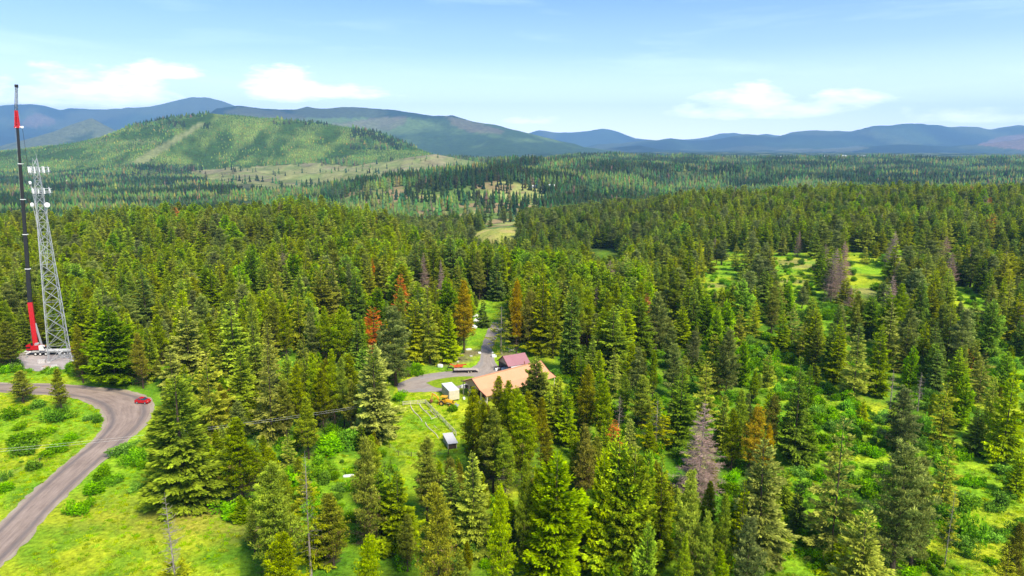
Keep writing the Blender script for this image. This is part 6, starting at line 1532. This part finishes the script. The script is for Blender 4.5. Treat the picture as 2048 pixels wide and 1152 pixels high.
# rail fence
def rail_fence(pts, lab, rails=3, h=1.45, step=2.5):
    G = [Vector(ground_at(*p)) for p in pts]; t = empty('rail_fence', G[0]); tag(t, lab, 'fence', 'wooden rail fences round the garden'); r = random.Random(len(pts))
    for a, b in zip(G[:-1], G[1:]):
        n = max(1, round((b-a).length/step)); P = [a.lerp(b, k/n) - G[0] for k in range(n+1)]
        for p in P[:-1] if b is not G[-1] else P: m = MB(); m.tube(p, p+Vector((0, 0, h)), .09, M_WOOD, .08, n=7); m.build('post', t)
        for p, q in zip(P[:-1], P[1:]):
            m = MB()
            for k in range(rails): z = h*(.32+.30*k) ; m.tube(p+Vector((0, 0, z+r.uniform(-.05, .05))), q+Vector((0, 0, z+r.uniform(-.05, .05))), .07, M_WOOD, .06, n=6)
            m.build('rail', t)
rail_fence([(806, 812), (850, 808)], 'weathered rail fence along the top edge of the garden', rails=3)
rail_fence([(851, 808), (880, 838), (912, 872)], 'long weathered rail fence slanting down from the backhoe to the small shed', rails=3)
# small shed
def small_shed():
    a, b = Vector(ground_at(896.5, 899)), Vector(ground_at(886, 881)); d = b-a; t = empty('small_shed', a, 0); tag(t, 'small lean-to shed with bare tin roof at the end of the rail fence', 'shed')
    u = Vector((2.2, .6, 0)); v = Vector((d.x*.9, d.y*.9, 0)); H1, H2 = 1.7, 2.1; Z = Vector((0, 0, 1))
    m = MB(); m.panel([-u*.06-v*.08+Z*H1, u*1.1-v*.08+Z*H1, u*1.1+v*1.08+Z*H2, -u*.06+v*1.08+Z*H2], .08, M_ROOFW); m.build('roof', t)
    m = MB(); m.add([(0, 0, 0), tuple(v), tuple(v+Z*(H2-.12)), (0, 0, H1-.1)] + [tuple(p+u*.03) for p in (Vector((0, 0, 0)), v, v+Z*(H2-.12), Vector((0, 0, H1-.1)))], [(0, 1, 2, 3), (7, 6, 5, 4), (0, 4, 5, 1), (1, 5, 6, 2), (2, 6, 7, 3), (3, 7, 4, 0)], M_PLANK)
    m.add([tuple(p) for p in (u*.05, u, u+Z*(H1-.1), u*.05+Z*(H1-.1))] + [tuple(p+v*.03) for p in (u*.05, u, u+Z*(H1-.1), u*.05+Z*(H1-.1))], [(0, 1, 2, 3), (7, 6, 5, 4), (0, 4, 5, 1), (1, 5, 6, 2), (2, 6, 7, 3), (3, 7, 4, 0)], M_DWOOD); m.build('wall', t)
    for p in (Vector((0, 0, 0)), u*.95, v*1.0, u*.95+v): m = MB(); m.box((p.x, p.y, H1/2-.05), (.13, .13, H1-.1), M_WOOD); m.build('post', t)
small_shed()
# wire fence posts below the garden meadow and in the left meadow
def wire_fence(pts, lab, h=1.3):
    G = [Vector(ground_at(*p)) for p in pts]; t = empty('wire_fence', G[0]); tag(t, lab, 'fence')
    for g_ in G: m = MB(); p = g_-G[0]; m.tube(p, p+Vector((0, 0, h)), .08, M_BARK, n=6); m.build('post', t)
    m = MB()
    for a, b in zip(G[:-1], G[1:]):
        for z in (.45, .85, 1.2): m.tube(a-G[0]+Vector((0, 0, z)), b-G[0]+Vector((0, 0, z)), .012, M_GREY, n=4)
    m.build('wire', t)
wire_fence([(780, 896), (797, 912), (823, 914), (870, 913), (897, 908)], 'thin wire fence with dark posts below the garden meadow')
wire_fence([(-20, 985), (22, 952), (55, 940), (80, 925), (100, 900)], 'thin wire fence across the left meadow')
# power line: two poles and the wires between
def pole(x, y, h, lab):
    t = empty('utility_pole', (x, y, 0)); tag(t, lab, 'utility pole', 'wooden poles of the power line')
    m = MB(); m.tube((0, 0, -.5), (0, 0, h), .16, M_BARK, .11, n=9); m.build('pole_shaft', t); m = MB(); m.box((0, 0, h-.5), (.12, 2.0, .14), M_DWOOD, rz=-.25); m.build('crossarm', t)
    for s in (-.8, .8): m = MB(); m.lathe([(.05, 0), (.09, .05), (.05, .14)], (s*.25, s*.97, h-.42), M_CONC, 8); m.build('insulator', t)
pA, pB = Vector((-132, 137.5, 10.2)), Vector((-35.0, 173.0, 9.0))
pole(pA.x, pA.y, 10.6, 'utility pole beyond the left edge of the meadow'); pole(pB.x, pB.y, 9.4, 'utility pole hidden behind the light green garden fir')
m = MB()
for s in (-.85, .85):
    pts = [pA.lerp(pB, k/24) + Vector((s*.25, s*.97, -1.5*4*(k/24)*(1-k/24))) - pA for k in range(25)]; m.path(pts, .014, M_WHITE, 4)
o = m.build('power_line'); o.location = pA; tag(o, 'pair of thin overhead wires crossing the road and the lower woods', 'power line')
# far buildings
def cabin(px, row, Yd, w, d, h, mr, mw, lab, rz=.2, top_of_trees=0.0):
    ys_ = np.linspace(Yd*.6, Yd*1.5, 500); xs_ = (px-1024)*CP/F*ys_
    if row is not None:
        dz = terrain(xs_, ys_) + h*.9 - zrow(row, ys_); k = int(np.argmin(np.abs(dz) + np.abs(ys_-Yd)*.002)); Yd = float(ys_[k])
    X = (px-1024)*CP/F*Yd; zg = float(terrain(X, Yd)); hh = h
    t = empty('far_house', (X, Yd, zg-.3), rz); tag(t, lab, 'house', 'houses scattered in the forest')
    m = MB(); m.box((0, 0, hh*.5), (w, d, hh), mw); m.build('wall', t)
    m = MB(); m.panel([(-w/2-.4, -d/2-.5, hh-.2), (w/2+.4, -d/2-.5, hh-.2), (w/2+.4, 0, hh+d*.28), (-w/2-.4, 0, hh+d*.28)], .2, mr); m.panel([(-w/2-.4, 0, hh+d*.28), (w/2+.4, 0, hh+d*.28), (w/2+.4, d/2+.5, hh-.2), (-w/2-.4, d/2+.5, hh-.2)], .2, mr); m.build('roof', t)
    m = MB(); m.box((-w*.2, -d/2-.03, hh*.55), (w*.16, .08, hh*.3), M_GLASS); m.box((w*.22, -d/2-.03, hh*.55), (w*.16, .08, hh*.3), M_GLASS); m.build('window', t)
cabin(1103, 371, 1650, 15, 10, 6, M_WHITE, M_CREAM, 'white roofed house in the far forest right of centre')
cabin(1068, 372, 1620, 10, 7, 5, M_ROOFW, M_GREY, 'grey roofed house left of the far white one')
cabin(570, 458, 505, 6, 5, 3.2, M_ROOFW, M_TAN, 'pale house roof peeking out of the left middle forest')
cabin(390, 509, 408, 9, 6, 3.5, M_WHITE, M_CREAM, 'white roof by the small bright clearing in the left forest')
cabin(130, 362, 2600, 34, 10, 7, M_WHITE, M_WHITE, 'long white building far left in the valley forest', rz=0)
cabin(188, 381, 2300, 30, 20, 4, M_CREAM, M_TAN, 'flat pale building on a gravel lot far left in the valley', rz=0)
cabin(1048, 592, 300, 9, 6, 4.5, M_TAN, M_CREAM, 'tan roof half hidden in the trees above the burgundy shed')
cabin(1385, 645, 262, 4.5, 3.5, 3.2, M_ORANGE, M_YELD, 'little orange tan hut among dark firs right of centre')
for k, (px, w) in enumerate(((1652, 60), (1690, 45), (1728, 70), (1560, 50))): cabin(px, None, 6100+k*60, w, 20, 9, M_WHITE, M_WHITE, ['pale speck of a building on the far plain, second from left', 'pale speck of a building on the far plain, third from left', 'rightmost pale speck of a building on the far plain', 'leftmost pale speck of a building on the far plain'][k], rz=0)

# ------------------------------------------------------------------ the air
hz = MB(); x0, x1, y0, y1, z0, z1 = -40500, 40500, -400, 27800, -330, 1750
me = bpy.data.meshes.new('haze')
me.from_pydata([(x, y, z) for z in (z0, z1) for x, y in ((x0, y0), (x1, y0), (x1, y1), (x0, y1))], [], [(3, 2, 1, 0), (4, 5, 6, 7), (0, 1, 5, 4), (1, 2, 6, 5), (2, 3, 7, 6), (3, 0, 4, 7)])
m = bpy.data.materials.new('air'); m.use_nodes = True; nt = m.node_tree; nt.nodes.clear()
pv = N(nt, 'ShaderNodeVolumePrincipled', i_Density=4.9e-5); pv.inputs['Color'].default_value = (.36, .64, 1.0, 1); pv.inputs['Anisotropy'].default_value = .1
o_ = N(nt, 'ShaderNodeOutputMaterial'); nt.links.new(pv.outputs[0], o_.inputs['Volume']); me.materials.append(m)
tag(link('haze', me), 'thin blue air over the far mountains', 'haze', kind='stuff')
